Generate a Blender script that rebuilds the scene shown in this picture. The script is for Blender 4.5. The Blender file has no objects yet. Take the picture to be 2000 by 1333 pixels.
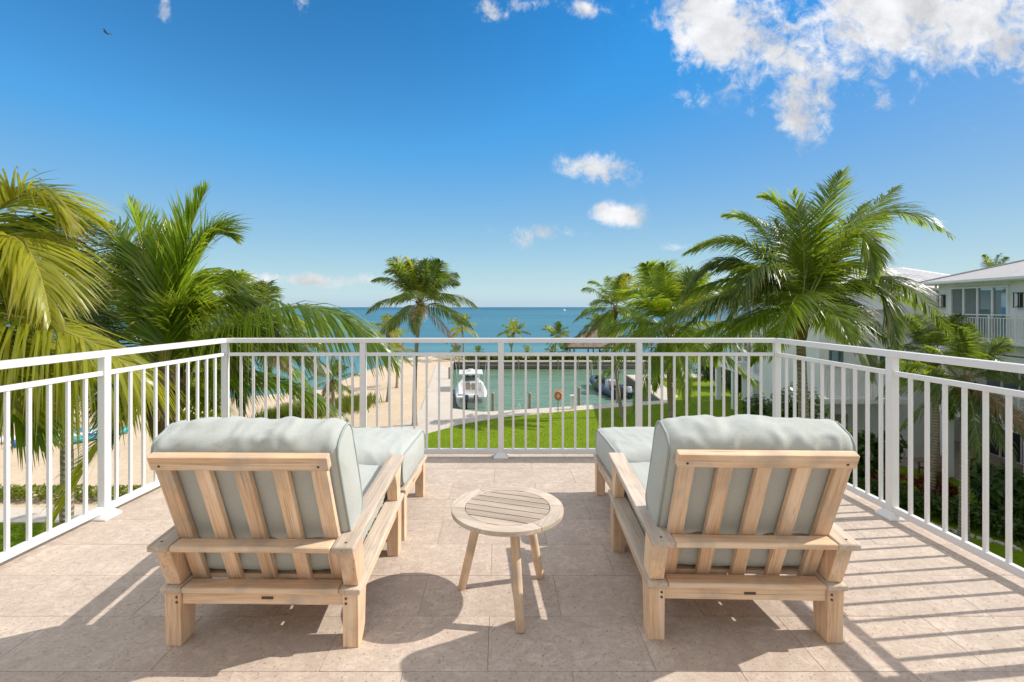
import bpy, bmesh, math, random
from math import radians as R, sin, cos, pi, sqrt, exp
from mathutils import Vector, Matrix, noise, Quaternion

SC = bpy.context.scene
COL = SC.collection
V = Vector
# ------------------------------------------------------------------ camera
F, CX, HY, EYE = 944.0, 977.0, 600.0, 1.345
cam_d = bpy.data.cameras.new('camera')
cam = bpy.data.objects.new('camera', cam_d)
COL.objects.link(cam)
cam.location = (0, 0, EYE)
cam.rotation_euler = (R(90), 0, 0)
cam_d.sensor_width = 36
cam_d.lens = F / 2000 * 36
cam_d.shift_x = 23 / 2000
cam_d.shift_y = -66.5 / 2000
cam_d.clip_start = 0.05
cam_d.clip_end = 40000
SC.camera = cam

# ------------------------------------------------------------------ light
EL = R(41)
SUN_H = V((1, 0.112, 0)).normalized()
SUN = V((SUN_H.x * cos(EL), SUN_H.y * cos(EL), sin(EL)))
sd = bpy.data.lights.new('sun', 'SUN')
sd.energy = 2.35
sd.angle = R(0.5)
sd.color = (1.0, 0.93, 0.83)
so = bpy.data.objects.new('sun', sd)
COL.objects.link(so)
so.rotation_euler = (-SUN).to_track_quat('-Z', 'Y').to_euler()

SC.view_settings.view_transform = 'Standard'
SC.view_settings.look = 'None'
SC.view_settings.gamma = 1
SC.view_settings.exposure = 0.97
SC.view_settings.use_curve_mapping = False
SC.cycles.use_denoising = True
SC.cycles.max_bounces = 8
SC.cycles.transparent_max_bounces = 8
SC.cycles.caustics_reflective = False
SC.cycles.caustics_refractive = False

# ------------------------------------------------------------------ sky
W = bpy.data.worlds.new('World')
SC.world = W
W.use_nodes = True
nt = W.node_tree
nt.nodes.clear()


def nd(nt, t, **kw):
    n = nt.nodes.new(t)
    for k, v in kw.items():
        if k.startswith('i_'):
            k2 = k[2:]
            k2 = int(k2) if k2.isdigit() else k2.replace('_', ' ')
            if isinstance(v, bpy.types.NodeSocket):
                nt.links.new(v, n.inputs[k2])
            else:
                n.inputs[k2].default_value = v
        else:
            setattr(n, k, v)
    return n


def ma(nt, op, a, b=None, c=None, clamp=False):
    n = nt.nodes.new('ShaderNodeMath')
    n.operation = op
    n.use_clamp = clamp
    for i, x in enumerate((a, b, c)):
        if x is None:
            continue
        if isinstance(x, bpy.types.NodeSocket):
            nt.links.new(x, n.inputs[i])
        else:
            n.inputs[i].default_value = x
    return n.outputs[0]


def mixc(nt, fac, a, b, blend='MIX'):
    n = nt.nodes.new('ShaderNodeMix')
    n.data_type = 'RGBA'
    n.blend_type = blend
    for s, x in ((n.inputs[0], fac), (n.inputs[6], a), (n.inputs[7], b)):
        if isinstance(x, bpy.types.NodeSocket):
            nt.links.new(x, s)
        else:
            s.default_value = x if not isinstance(x, tuple) or len(x) == 4 else (*x, 1)
    return n.outputs[2]


def ramp(nt, fac, stops, interp='LINEAR'):
    n = nt.nodes.new('ShaderNodeValToRGB')
    n.color_ramp.interpolation = interp
    el = n.color_ramp.elements
    while len(el) > 1:
        el.remove(el[-1])
    for i, (p, c) in enumerate(stops):
        e = el[0] if i == 0 else el.new(p)
        e.position = p
        e.color = (*c, 1) if isinstance(c, tuple) else (c, c, c, 1)
    nt.links.new(fac, n.inputs[0])
    return n.outputs[0]


SKY_STRENGTH = 0.15
sky = nd(nt, 'ShaderNodeTexSky', sky_type='NISHITA')
sky.sun_disc = False
sky.sun_elevation = EL
sky.sun_rotation = math.atan2(SUN_H.x, SUN_H.y)
sky.altitude = 0
sky.air_density = 1.0
sky.dust_density = 0.4
sky.ozone_density = 2.5
tc = nd(nt, 'ShaderNodeTexCoord')
sep = nd(nt, 'ShaderNodeSeparateXYZ', i_0=tc.outputs['Generated'])
dx, dy, dz = sep.outputs
ay = ma(nt, 'MAXIMUM', ma(nt, 'ABSOLUTE', dy), 0.02)
u = ma(nt, 'DIVIDE', dx, ay)
v = ma(nt, 'DIVIDE', dz, ay)
uv = nd(nt, 'ShaderNodeCombineXYZ', i_0=u, i_1=v, i_2=0.0).outputs[0]
warp = nd(nt, 'ShaderNodeTexNoise', i_Vector=uv, i_Scale=5.0, i_Detail=4.0)
wv = nd(nt, 'ShaderNodeVectorMath', operation='MULTIPLY_ADD', i_0=warp.outputs['Color'], i_1=(0.10, 0.07, 0), i_2=uv).outputs[0]
fb = nd(nt, 'ShaderNodeTexNoise', i_Vector=wv, i_Scale=7.0, i_Detail=12.0, i_Roughness=0.62).outputs['Fac']
fb2 = nd(nt, 'ShaderNodeTexNoise', i_Vector=uv, i_Scale=26.0, i_Detail=9.0, i_Roughness=0.68, i_Distortion=0.6).outputs['Fac']
clouds = [(1405, 60, 85, 62, 1.05), (1345, 95, 38, 40, .8), (1500, 100, 85, 55, .9), (1570, 185, 62, 60, .85), (1565, 232, 40, 28, .72), (1640, 130, 100, 60, .95),
          (1640, 40, 70, 60, .9), (1770, 30, 190, 95, 1.2), (1700, 105, 140, 50, .85), (1920, 35, 170, 75, 1.15), (1985, 105, 60, 40, .85), (1500, 20, 60, 40, .7), (1860, 110, 50, 25, .6),
          (1180, 327, 56, 22, .9), (1207, 419, 38, 17, .95), (1062, 457, 48, 18, .95), (565, 546, 100, 11, 1.1),
          (1145, 15, 28, 16, .75), (968, 22, 25, 26, .62), (1040, 5, 70, 14, .62), (322, 18, 12, 30, .55), (590, 8, 22, 16, .6),
          (1350, 188, 24, 18, .62), (1545, 460, 60, 12, .2), (1320, 482, 40, 8, .45)]
mask = None
for (px, py, rx, ry, amp) in clouds:
    a = ma(nt, 'POWER', ma(nt, 'MULTIPLY', ma(nt, 'SUBTRACT', u, (px - CX) / F), F / rx), 2.0)
    b = ma(nt, 'POWER', ma(nt, 'MULTIPLY', ma(nt, 'SUBTRACT', v, (HY - py) / F), F / ry), 2.0)
    g = ma(nt, 'MULTIPLY', ma(nt, 'EXPONENT', ma(nt, 'MULTIPLY', ma(nt, 'ADD', a, b), -0.6)), amp)
    mask = g if mask is None else ma(nt, 'MAXIMUM', mask, g)
# unseen cumulus added overhead and behind, lifting and neutralising the fill light
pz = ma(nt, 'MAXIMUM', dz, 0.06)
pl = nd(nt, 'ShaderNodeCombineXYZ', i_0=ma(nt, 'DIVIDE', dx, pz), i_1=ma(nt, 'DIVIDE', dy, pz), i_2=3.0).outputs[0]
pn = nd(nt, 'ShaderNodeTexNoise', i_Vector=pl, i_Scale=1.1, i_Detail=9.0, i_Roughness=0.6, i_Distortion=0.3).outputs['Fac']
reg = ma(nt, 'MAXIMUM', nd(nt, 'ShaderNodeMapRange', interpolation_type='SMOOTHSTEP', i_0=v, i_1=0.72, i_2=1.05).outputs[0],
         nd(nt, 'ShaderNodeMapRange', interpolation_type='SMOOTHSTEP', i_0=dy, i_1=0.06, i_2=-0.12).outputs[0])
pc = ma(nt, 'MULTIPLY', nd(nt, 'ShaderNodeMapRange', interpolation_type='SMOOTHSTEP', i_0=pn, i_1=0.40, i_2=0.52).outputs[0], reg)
mt = ma(nt, 'MULTIPLY', ma(nt, 'MINIMUM', mask, 1.0), ma(nt, 'GREATER_THAN', mask, 0.05))
dens = ma(nt, 'ADD', mt, ma(nt, 'MULTIPLY', ma(nt, 'SUBTRACT', fb, 0.5), 3.0))
dens = ma(nt, 'ADD', dens, ma(nt, 'MULTIPLY', ma(nt, 'SUBTRACT', fb2, 0.5), 1.5))
cl = nd(nt, 'ShaderNodeMapRange', interpolation_type='SMOOTHSTEP', i_0=dens, i_1=0.22, i_2=1.05).outputs[0]
cl = ma(nt, 'MULTIPLY', cl, ma(nt, 'MULTIPLY', ma(nt, 'MINIMUM', ma(nt, 'MULTIPLY', mask, 4.0), 1.0), 0.97))
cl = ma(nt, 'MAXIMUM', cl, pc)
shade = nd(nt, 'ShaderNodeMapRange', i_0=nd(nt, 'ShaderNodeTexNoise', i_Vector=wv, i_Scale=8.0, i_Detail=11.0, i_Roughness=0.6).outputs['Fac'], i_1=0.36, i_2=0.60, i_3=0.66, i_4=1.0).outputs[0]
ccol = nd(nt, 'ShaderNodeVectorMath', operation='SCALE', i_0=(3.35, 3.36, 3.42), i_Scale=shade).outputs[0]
hs = nd(nt, 'ShaderNodeHueSaturation', i_Hue=0.5, i_Saturation=1.22, i_Value=1.0, i_Color=sky.outputs[0])
gm = nd(nt, 'ShaderNodeGamma', i_Color=hs.outputs[0], i_Gamma=1.4)
sk = nd(nt, 'ShaderNodeVectorMath', operation='SCALE', i_0=gm.outputs[0], i_Scale=0.36).outputs[0]
hz_ = ma(nt, 'EXPONENT', ma(nt, 'MULTIPLY', ma(nt, 'MAXIMUM', dz, 0.0), -5.2))
hz_ = ma(nt, 'MULTIPLY', hz_, 0.96)
sk = nd(nt, 'ShaderNodeVectorMath', operation='MAXIMUM', i_0=nd(nt, 'ShaderNodeVectorMath', operation='ADD', i_0=sk, i_1=(-0.34, 0.05, 0.03)).outputs[0], i_1=(0.012, 0.05, 0.1)).outputs[0]
skb = nd(nt, 'ShaderNodeSeparateXYZ', i_0=sk).outputs[2]
sk = nd(nt, 'ShaderNodeVectorMath', operation='SCALE', i_0=sk, i_Scale=ma(nt, 'DIVIDE', 2.75, ma(nt, 'MAXIMUM', skb, 2.75))).outputs[0]
sk = mixc(nt, hz_, sk, (1.62, 2.20, 2.68))
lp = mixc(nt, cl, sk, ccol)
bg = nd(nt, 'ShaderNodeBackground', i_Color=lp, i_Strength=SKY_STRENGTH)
out = nd(nt, 'ShaderNodeOutputWorld', i_0=bg.outputs[0])


# ------------------------------------------------------------------ helpers
def at(px, py, Y):
    return V(((px - CX) / F * Y, Y, EYE - (py - HY) / F * Y))


def tag(o, label=None, cat=None, group=None, kind=None):
    if label: o['label'] = label
    if cat: o['category'] = cat
    if group: o['group'] = group
    if kind: o['kind'] = kind
    return o


def thing(name, label, cat, loc=(0, 0, 0), rz=0, group=None):
    o = bpy.data.objects.new(name, None)
    o.empty_display_size = 0.2
    COL.objects.link(o)
    o.location = loc
    o.rotation_euler = (0, 0, rz)
    return tag(o, label, cat, group)


def inst(name, me, parent=None, loc=(0, 0, 0), rot=(0, 0, 0), sc=1):
    o = bpy.data.objects.new(name, me)
    COL.objects.link(o)
    o.parent = parent
    o.location = loc
    o.rotation_euler = rot
    o.scale = (sc, sc, sc) if not hasattr(sc, '__len__') else sc
    return o


def copy_tree(o, parent=None, depth=0):
    c = o.copy()
    COL.objects.link(c)
    c.parent = parent
    for ch in [x for x in bpy.data.objects if x.parent == o]:
        copy_tree(ch, c, depth + 1)
    return c


class MB:
    def __init__(s):
        s.v, s.f, s.m, s.g, s.sm = [], [], [], [], []

    def add(s, vs, fs, mi=0, g=None, smooth=False):
        o = len(s.v)
        s.v += [tuple(x) for x in vs]
        s.g += [tuple(x) for x in (g if g is not None else vs)]
        for f in fs:
            s.f.append(tuple(i + o for i in f))
            s.m.append(mi)
            s.sm.append(smooth)

    def addbm(s, bm, M=None, mi=0, off=None, smooth=False):
        bm.verts.index_update()
        loc = [v.co.copy() for v in bm.verts]
        off = V(off) if off is not None else V((0, 0, 0))
        fs = [[v.index for v in f.verts] for f in bm.faces]
        s.add([(M @ p if M else p) for p in loc], fs, mi, [p + off for p in loc], smooth)
        bm.free()

    def box(s, c, sz, rot=None, bev=0.0, mi=0, seg=2, grain=True):
        bm = bmesh.new()
        bmesh.ops.create_cube(bm, size=1)
        # x along longest axis for the grain attribute
        ax = max(range(3), key=lambda i: sz[i])
        for v_ in bm.verts:
            v_.co = V((v_.co.x * sz[0], v_.co.y * sz[1], v_.co.z * sz[2]))
        if bev:
            bmesh.ops.bevel(bm, geom=bm.edges[:], offset=bev, segments=seg, affect='EDGES', profile=0.6)
        M = Matrix.Translation(c)
        if rot is not None:
            M = M @ (rot if isinstance(rot, Matrix) else rot.to_matrix().to_4x4())
        o = len(s.v)
        s.addbm(bm, M, mi)
        r = V((RND.uniform(0, 50), RND.uniform(0, 50), RND.uniform(0, 50)))
        for i in range(o, len(s.g)):
            p = s.g[i]
            s.g[i] = tuple(V((p[ax], p[(ax + 1) % 3], p[(ax + 2) % 3])) + r)
        return s

    def beam(s, p0, p1, w, t, side=(1, 0, 0), bev=0.0, mi=0, seg=2):
        p0, p1 = V(p0), V(p1)
        x = (p1 - p0)
        L = x.length
        x.normalize()
        y = V(side) - x * V(side).dot(x)
        y.normalize()
        z = x.cross(y)
        M = Matrix((x, y, z)).transposed()
        return s.box((p0 + p1) / 2, (L, w, t), M.to_4x4(), bev, mi, seg)

    def prism(s, pts, axis, lo, hi, bev=0.0, mi=0, M=None, seg=2):
        """pts: (a,b) outline in the plane across axis; extruded lo..hi along axis"""
        bm = bmesh.new()

        def mk(a, b, c):
            return {0: (c, a, b), 1: (a, c, b), 2: (a, b, c)}[axis]
        lo_v = [bm.verts.new(mk(a, b, lo)) for a, b in pts]
        hi_v = [bm.verts.new(mk(a, b, hi)) for a, b in pts]
        bm.faces.new(lo_v)
        bm.faces.new(hi_v[::-1])
        n = len(pts)
        for i in range(n):
            bm.faces.new((lo_v[i], hi_v[i], hi_v[(i + 1) % n], lo_v[(i + 1) % n]))
        bmesh.ops.recalc_face_normals(bm, faces=bm.faces[:])
        if bev:
            bmesh.ops.bevel(bm, geom=bm.edges[:], offset=bev, segments=seg, affect='EDGES', profile=0.6)
        xs = [max(p[i] for p in s_) - min(p[i] for p in s_) for s_ in ([tuple(v_.co) for v_ in bm.verts],) for i in range(3)]
        ax = max(range(3), key=lambda i: xs[i])
        o = len(s.v)
        s.addbm(bm, M, mi)
        r = V((RND.uniform(0, 50), RND.uniform(0, 50), RND.uniform(0, 50)))
        for i in range(o, len(s.g)):
            p = s.g[i]
            s.g[i] = tuple(V((p[ax], p[(ax + 1) % 3], p[(ax + 2) % 3])) + r)
        return s

    def tube(s, pts, rad, n=8, mi=0, cap=True, smooth=True, g=None):
        pts = [V(p) for p in pts]
        vs, fs, gs = [], [], []
        prev = None
        L = 0
        for i, p in enumerate(pts):
            t = (pts[min(i + 1, len(pts) - 1)] - pts[max(i - 1, 0)])
            t.normalize()
            if prev is None:
                a = V((0, 0, 1)) if abs(t.z) < 0.9 else V((1, 0, 0))
                a = t.cross(a).normalized()
            else:
                a = prev - t * prev.dot(t)
                a.normalize()
            prev = a
            b = t.cross(a)
            r = rad[i] if hasattr(rad, '__len__') else rad
            if i: L += (p - pts[i - 1]).length
            for k in range(n):
                an = 2 * pi * k / n
                vs.append(p + (a * cos(an) + b * sin(an)) * r)
                gs.append(g if g else (L, cos(an) * r, sin(an) * r))
        for i in range(len(pts) - 1):
            for k in range(n):
                k2 = (k + 1) % n
                fs.append((i * n + k, i * n + k2, (i + 1) * n + k2, (i + 1) * n + k))
        s.add(vs, fs, mi, gs, smooth)
        if cap:
            s.add(vs[:n], [tuple(range(n))[::-1]], mi, gs[:n])
            s.add(vs[-n:], [tuple(range(n))], mi, gs[-n:])
        return s

    def mesh(s, name, mats):
        me = bpy.data.meshes.new(name)
        me.from_pydata(s.v, [], s.f)
        for m in mats:
            me.materials.append(m)
        me.polygons.foreach_set('material_index', s.m)
        me.polygons.foreach_set('use_smooth', s.sm)
        at_ = me.attributes.new('grain', 'FLOAT_VECTOR', 'POINT')
        at_.data.foreach_set('vector', [c for p in s.g for c in p])
        me.update()
        return me

    def build(s, name, mats, parent=None, loc=(0, 0, 0), rot=(0, 0, 0)):
        if not isinstance(mats, (list, tuple)):
            mats = [mats]
        return inst(name, s.mesh(name, mats), parent, loc, rot)


RND = random.Random(7)


# ------------------------------------------------------------------ materials
def newmat(name):
    m = bpy.data.materials.new(name)
    m.use_nodes = True
    nt = m.node_tree
    return m, nt, nt.nodes['Principled BSDF']


def setp(nt, b, **kw):
    for k, x in kw.items():
        s = b.inputs[k.replace('_', ' ')]
        if isinstance(x, bpy.types.NodeSocket):
            nt.links.new(x, s)
        else:
            s.default_value = (*x, 1) if isinstance(x, tuple) and len(x) == 3 else x


def bump(nt, h, strength=0.3, dist=0.01):
    return nd(nt, 'ShaderNodeBump', i_Strength=strength, i_Distance=dist, i_Height=h).outputs[0]


def plain(name, col, rough=0.5, metal=0.0, var=0.06, scale=3.0, bmp=0.0):
    m, nt, b = newmat(name)
    tc = nd(nt, 'ShaderNodeTexCoord')
    n = nd(nt, 'ShaderNodeTexNoise', i_Vector=tc.outputs['Object'], i_Scale=scale, i_Detail=6.0, i_Roughness=0.65)
    f = nd(nt, 'ShaderNodeMapRange', i_0=n.outputs[0], i_1=0.3, i_2=0.7, i_3=1 - var, i_4=1 + var).outputs[0]
    c = nd(nt, 'ShaderNodeVectorMath', operation='SCALE', i_0=col, i_Scale=f).outputs[0]
    setp(nt, b, Base_Color=c, Roughness=rough, Metallic=metal)
    if bmp:
        setp(nt, b, Normal=bump(nt, n.outputs[0], bmp, 0.02))
    return m


def wood(name, c1, c2, c3, grey=0.0):
    m, nt, b = newmat(name)
    g = nd(nt, 'ShaderNodeAttribute', attribute_name='grain').outputs['Vector']
    mp = nd(nt, 'ShaderNodeMapping', i_Vector=g, i_Scale=(4.0, 130.0, 130.0)).outputs[0]
    n1 = nd(nt, 'ShaderNodeTexNoise', i_Vector=mp, i_Scale=1.0, i_Detail=5.0, i_Roughness=0.65, i_Distortion=0.8).outputs[0]
    mp2 = nd(nt, 'ShaderNodeMapping', i_Vector=g, i_Scale=(1.6, 16.0, 16.0)).outputs[0]
    n2 = nd(nt, 'ShaderNodeTexNoise', i_Vector=mp2, i_Scale=1.0, i_Detail=5.0, i_Distortion=1.6).outputs[0]
    mp3 = nd(nt, 'ShaderNodeMapping', i_Vector=g, i_Scale=(1.3, 50.0, 50.0), i_Location=(3.0, 1.0, 7.0)).outputs[0]
    n3 = nd(nt, 'ShaderNodeTexNoise', i_Vector=mp3, i_Scale=1.0, i_Detail=4.0, i_Distortion=2.0).outputs[0]
    n4 = nd(nt, 'ShaderNodeTexNoise', i_Vector=g, i_Scale=7.0, i_Detail=5.0).outputs[0]
    oi = nd(nt, 'ShaderNodeObjectInfo').outputs['Random']
    c = mixc(nt, ramp(nt, n1, [(0.34, 0.0), (0.64, 1.0)]), c2, c1)
    c = mixc(nt, ramp(nt, n2, [(0.42, 0.0), (0.66, 0.85)]), c, c3)
    c = mixc(nt, ramp(nt, n3, [(0.58, 0.0), (0.72, 0.6)]), c, tuple(x * 0.5 for x in c2))
    c = mixc(nt, ramp(nt, n4, [(0.50, 0.0), (0.72, 0.7)]), c, (0.45, 0.385, 0.32))
    hsv = nd(nt, 'ShaderNodeHueSaturation', i_Color=c, i_Value=ma(nt, 'MULTIPLY_ADD', oi, 0.24, 0.88)).outputs[0]
    setp(nt, b, Base_Color=hsv, Roughness=0.7, Normal=bump(nt, ma(nt, 'ADD', n1, n3), 0.35, 0.004))
    b.inputs['Specular IOR Level'].default_value = 0.2
    return m


TEAK = wood('teak', (0.85, 0.60, 0.40), (0.66, 0.43, 0.26), (0.86, 0.69, 0.52))
TEAKW = wood('teak_weathered', (0.64, 0.535, 0.435), (0.44, 0.35, 0.28), (0.70, 0.60, 0.50))
TEAKT = wood('teak_grey_top', (0.50, 0.41, 0.33), (0.33, 0.26, 0.205), (0.56, 0.475, 0.39))
PEG = plain('dark_peg', (0.10, 0.06, 0.035), 0.7)
WHITE = plain('white_metal', (0.80, 0.80, 0.80), 0.35, var=0.03)
PLATE = plain('dark_plate', (0.09, 0.07, 0.05), 0.5)


def make_fabric():
    m, nt, b = newmat('sage_fabric')
    tc = nd(nt, 'ShaderNodeTexCoord').outputs['Object']
    w = nd(nt, 'ShaderNodeTexNoise', i_Vector=nd(nt, 'ShaderNodeMapping', i_Vector=tc, i_Scale=(900, 250, 250)).outputs[0], i_Scale=1.0, i_Detail=2.0).outputs[0]
    w2 = nd(nt, 'ShaderNodeTexNoise', i_Vector=nd(nt, 'ShaderNodeMapping', i_Vector=tc, i_Scale=(200, 900, 900)).outputs[0], i_Scale=1.0, i_Detail=2.0).outputs[0]
    ws = ma(nt, 'ADD', w, w2)
    st = nd(nt, 'ShaderNodeTexNoise', i_Vector=tc, i_Scale=5.0, i_Detail=5.0).outputs[0]
    c = mixc(nt, ramp(nt, ws, [(0.75, 0.0), (1.25, 1.0)]), (0.35, 0.385, 0.365), (0.49, 0.52, 0.495))
    c = mixc(nt, ramp(nt, st, [(0.4, 0.0), (0.75, 0.35)]), c, (0.57, 0.585, 0.54))
    setp(nt, b, Base_Color=c, Roughness=0.9, Normal=bump(nt, ws, 0.15, 0.002))
    b.inputs['Specular IOR Level'].default_value = 0.15
    b.inputs['Sheen Weight'].default_value = 0.25
    return m


FAB = make_fabric()
PIPE = plain('sage_piping', (0.33, 0.385, 0.37), 0.85)


def make_tile():
    m, nt, b = newmat('limestone_tile')
    oi = nd(nt, 'ShaderNodeObjectInfo')
    geo = nd(nt, 'ShaderNodeTexCoord').outputs['Object']
    off = nd(nt, 'ShaderNodeVectorMath', operation='MULTIPLY_ADD', i_0=oi.outputs['Location'], i_1=(3.1, 2.7, 1.0), i_2=geo).outputs[0]
    n1 = nd(nt, 'ShaderNodeTexNoise', i_Vector=off, i_Scale=4.0, i_Detail=8.0, i_Roughness=0.65, i_Distortion=0.8).outputs[0]
    n2 = nd(nt, 'ShaderNodeTexNoise', i_Vector=nd(nt, 'ShaderNodeMapping', i_Vector=off, i_Scale=(9, 26, 9), i_Rotation=(0, 0, 0.5)).outputs[0], i_Scale=1.0, i_Detail=6.0, i_Roughness=0.7).outputs[0]
    n3 = nd(nt, 'ShaderNodeTexNoise', i_Vector=off, i_Scale=95.0, i_Detail=3.0, i_Roughness=0.6).outputs[0]
    pv = nd(nt, 'ShaderNodeTexVoronoi', i_Vector=nd(nt, 'ShaderNodeVectorMath', operation='MULTIPLY_ADD', i_0=n1, i_1=(0.15, 0.15, 0), i_2=off).outputs[0], i_Scale=46.0).outputs['Distance']
    c = mixc(nt, ramp(nt, n1, [(0.35, 0.0), (0.68, 1.0)]), (0.49, 0.41, 0.345), (0.61, 0.52, 0.445))
    c = mixc(nt, ramp(nt, n2, [(0.52, 0.0), (0.72, 0.55)]), c, (0.74, 0.62, 0.52))
    n4 = nd(nt, 'ShaderNodeTexNoise', i_Vector=off, i_Scale=24.0, i_Detail=6.0, i_Roughness=0.7, i_Distortion=1.0).outputs[0]
    c = mixc(nt, ramp(nt, n4, [(0.38, 0.7), (0.54, 0.0)]), c, (0.46, 0.36, 0.30))
    c = mixc(nt, ramp(nt, n4, [(0.56, 0.0), (0.72, 0.5)]), c, (0.76, 0.64, 0.53))
    pits = ma(nt, 'MULTIPLY', ramp(nt, pv, [(0.14, 1.0), (0.30, 0.0)]), ramp(nt, n3, [(0.46, 0.0), (0.56, 1.0)]))
    spk = ramp(nt, n3, [(0.58, 0.0), (0.70, 0.55)])
    pp = ma(nt, 'MAXIMUM', ma(nt, 'MULTIPLY', pits, 0.75), spk)
    c = mixc(nt, pp, c, (0.24, 0.175, 0.13))
    hv = nd(nt, 'ShaderNodeHueSaturation', i_Color=c, i_Value=ma(nt, 'MULTIPLY_ADD', oi.outputs['Random'], 0.09, 0.96)).outputs[0]
    h = ma(nt, 'SUBTRACT', ma(nt, 'MULTIPLY', n1, 0.5), pp)
    setp(nt, b, Base_Color=hv, Roughness=0.72, Normal=bump(nt, h, 0.25, 0.004))
    b.inputs['Specular IOR Level'].default_value = 0.25
    return m


TILE = make_tile()
GROUT = plain('grout', (0.42, 0.35, 0.29), 0.9)


def make_leaf(name, dark, light, trans, dry=0.75):
    m, nt, b = newmat(name)
    g = nd(nt, 'ShaderNodeAttribute', attribute_name='grain').outputs['Vector']
    s = nd(nt, 'ShaderNodeSeparateXYZ', i_0=g).outputs
    oi = nd(nt, 'ShaderNodeObjectInfo').outputs['Random']
    r = ma(nt, 'MULTIPLY_ADD', oi, 0.35, ma(nt, 'MULTIPLY', ma(nt, 'POWER', s[1], 1.4), 0.75))
    c = mixc(nt, r, dark, light)
    tip = ma(nt, 'MULTIPLY', ramp(nt, s[0], [(0.62, 0.0), (1.0, 1.0)]), ma(nt, 'MULTIPLY', ma(nt, 'POWER', s[1], 2.0), dry * 2), clamp=True)
    c = mixc(nt, tip, c, (0.36, 0.25, 0.12))
    setp(nt, b, Base_Color=c, Roughness=0.33)
    b.inputs['Specular IOR Level'].default_value = 0.6
    tr = nd(nt, 'ShaderNodeBsdfTranslucent', i_Color=mixc(nt, r, trans, tuple(min(1, x * 1.5) for x in trans)))
    mx = nd(nt, 'ShaderNodeMixShader', i_0=0.48, i_1=b.outputs[0], i_2=tr.outputs[0])
    nt.links.new(mx.outputs[0], nt.nodes['Material Output'].inputs[0])
    return m


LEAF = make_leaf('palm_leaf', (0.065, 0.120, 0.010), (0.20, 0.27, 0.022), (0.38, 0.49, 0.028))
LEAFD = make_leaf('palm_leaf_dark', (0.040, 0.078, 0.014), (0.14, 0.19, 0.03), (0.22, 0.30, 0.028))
LEAFG = make_leaf('palm_leaf_gold', (0.17, 0.20, 0.014), (0.40, 0.39, 0.045), (0.58, 0.58, 0.045))
LEAFL = make_leaf('palm_leaf_lime', (0.09, 0.165, 0.012), (0.25, 0.35, 0.03), (0.45, 0.62, 0.035))
LEAFB = make_leaf('palm_leaf_dry', (0.22, 0.15, 0.07), (0.42, 0.30, 0.15), (0.30, 0.20, 0.08))
BUSH = make_leaf('bush_leaf', (0.025, 0.06, 0.012), (0.10, 0.16, 0.02), (0.10, 0.17, 0.015), 0.0)
BUSHY = make_leaf('bush_leaf_yellow', (0.10, 0.14, 0.015), (0.28, 0.30, 0.03), (0.25, 0.28, 0.02), 0.0)
BUSHR = make_leaf('bush_leaf_red', (0.09, 0.02, 0.012), (0.30, 0.07, 0.03), (0.25, 0.05, 0.02), 0.0)
RACH = plain('palm_rachis', (0.30, 0.27, 0.055), 0.5, var=0.2)


def make_trunk():
    m, nt, b = newmat('palm_trunk')
    g = nd(nt, 'ShaderNodeAttribute', attribute_name='grain').outputs['Vector']
    s = nd(nt, 'ShaderNodeSeparateXYZ', i_0=g).outputs
    n = nd(nt, 'ShaderNodeTexNoise', i_Vector=g, i_Scale=7.0, i_Detail=6.0).outputs[0]
    w = ma(nt, 'SINE', ma(nt, 'ADD', ma(nt, 'MULTIPLY', s[0], 52.0), ma(nt, 'MULTIPLY', n, 5.0)))
    c = mixc(nt, ramp(nt, n, [(0.3, 0.0), (0.7, 1.0)]), (0.27, 0.205, 0.155), (0.42, 0.34, 0.27))
    c = mixc(nt, ramp(nt, w, [(0.55, 0.0), (0.95, 0.7)]), c, (0.15, 0.105, 0.075))
    setp(nt, b, Base_Color=c, Roughness=0.85, Normal=bump(nt, ma(nt, 'ADD', w, n), 0.6, 0.02))
    return m


TRUNK = make_trunk()
FIBRE = plain('palm_fibre', (0.20, 0.13, 0.075), 0.95, var=0.4, scale=14, bmp=0.6)


def ground_mat(name, cols, s1, s2, rough=0.9, bmp=0.3, bd=0.03, stretch=(1, 1, 1)):
    m, nt, b = newmat(name)
    tc = nd(nt, 'ShaderNodeMapping', i_Vector=nd(nt, 'ShaderNodeTexCoord').outputs['Object'], i_Scale=stretch).outputs[0]
    n1 = nd(nt, 'ShaderNodeTexNoise', i_Vector=tc, i_Scale=s1, i_Detail=7.0, i_Roughness=0.6).outputs[0]
    n2 = nd(nt, 'ShaderNodeTexNoise', i_Vector=tc, i_Scale=s2, i_Detail=5.0, i_Roughness=0.7).outputs[0]
    c = mixc(nt, ramp(nt, n1, [(0.3, 0.0), (0.7, 1.0)]), cols[0], cols[1])
    c = mixc(nt, ramp(nt, n2, [(0.42, 0.0), (0.72, 0.75)]), c, cols[2])
    setp(nt, b, Base_Color=c, Roughness=rough, Normal=bump(nt, ma(nt, 'MULTIPLY_ADD', n1, 0.5, n2), bmp, bd))
    b.inputs['Specular IOR Level'].default_value = 0.15
    return m


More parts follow.
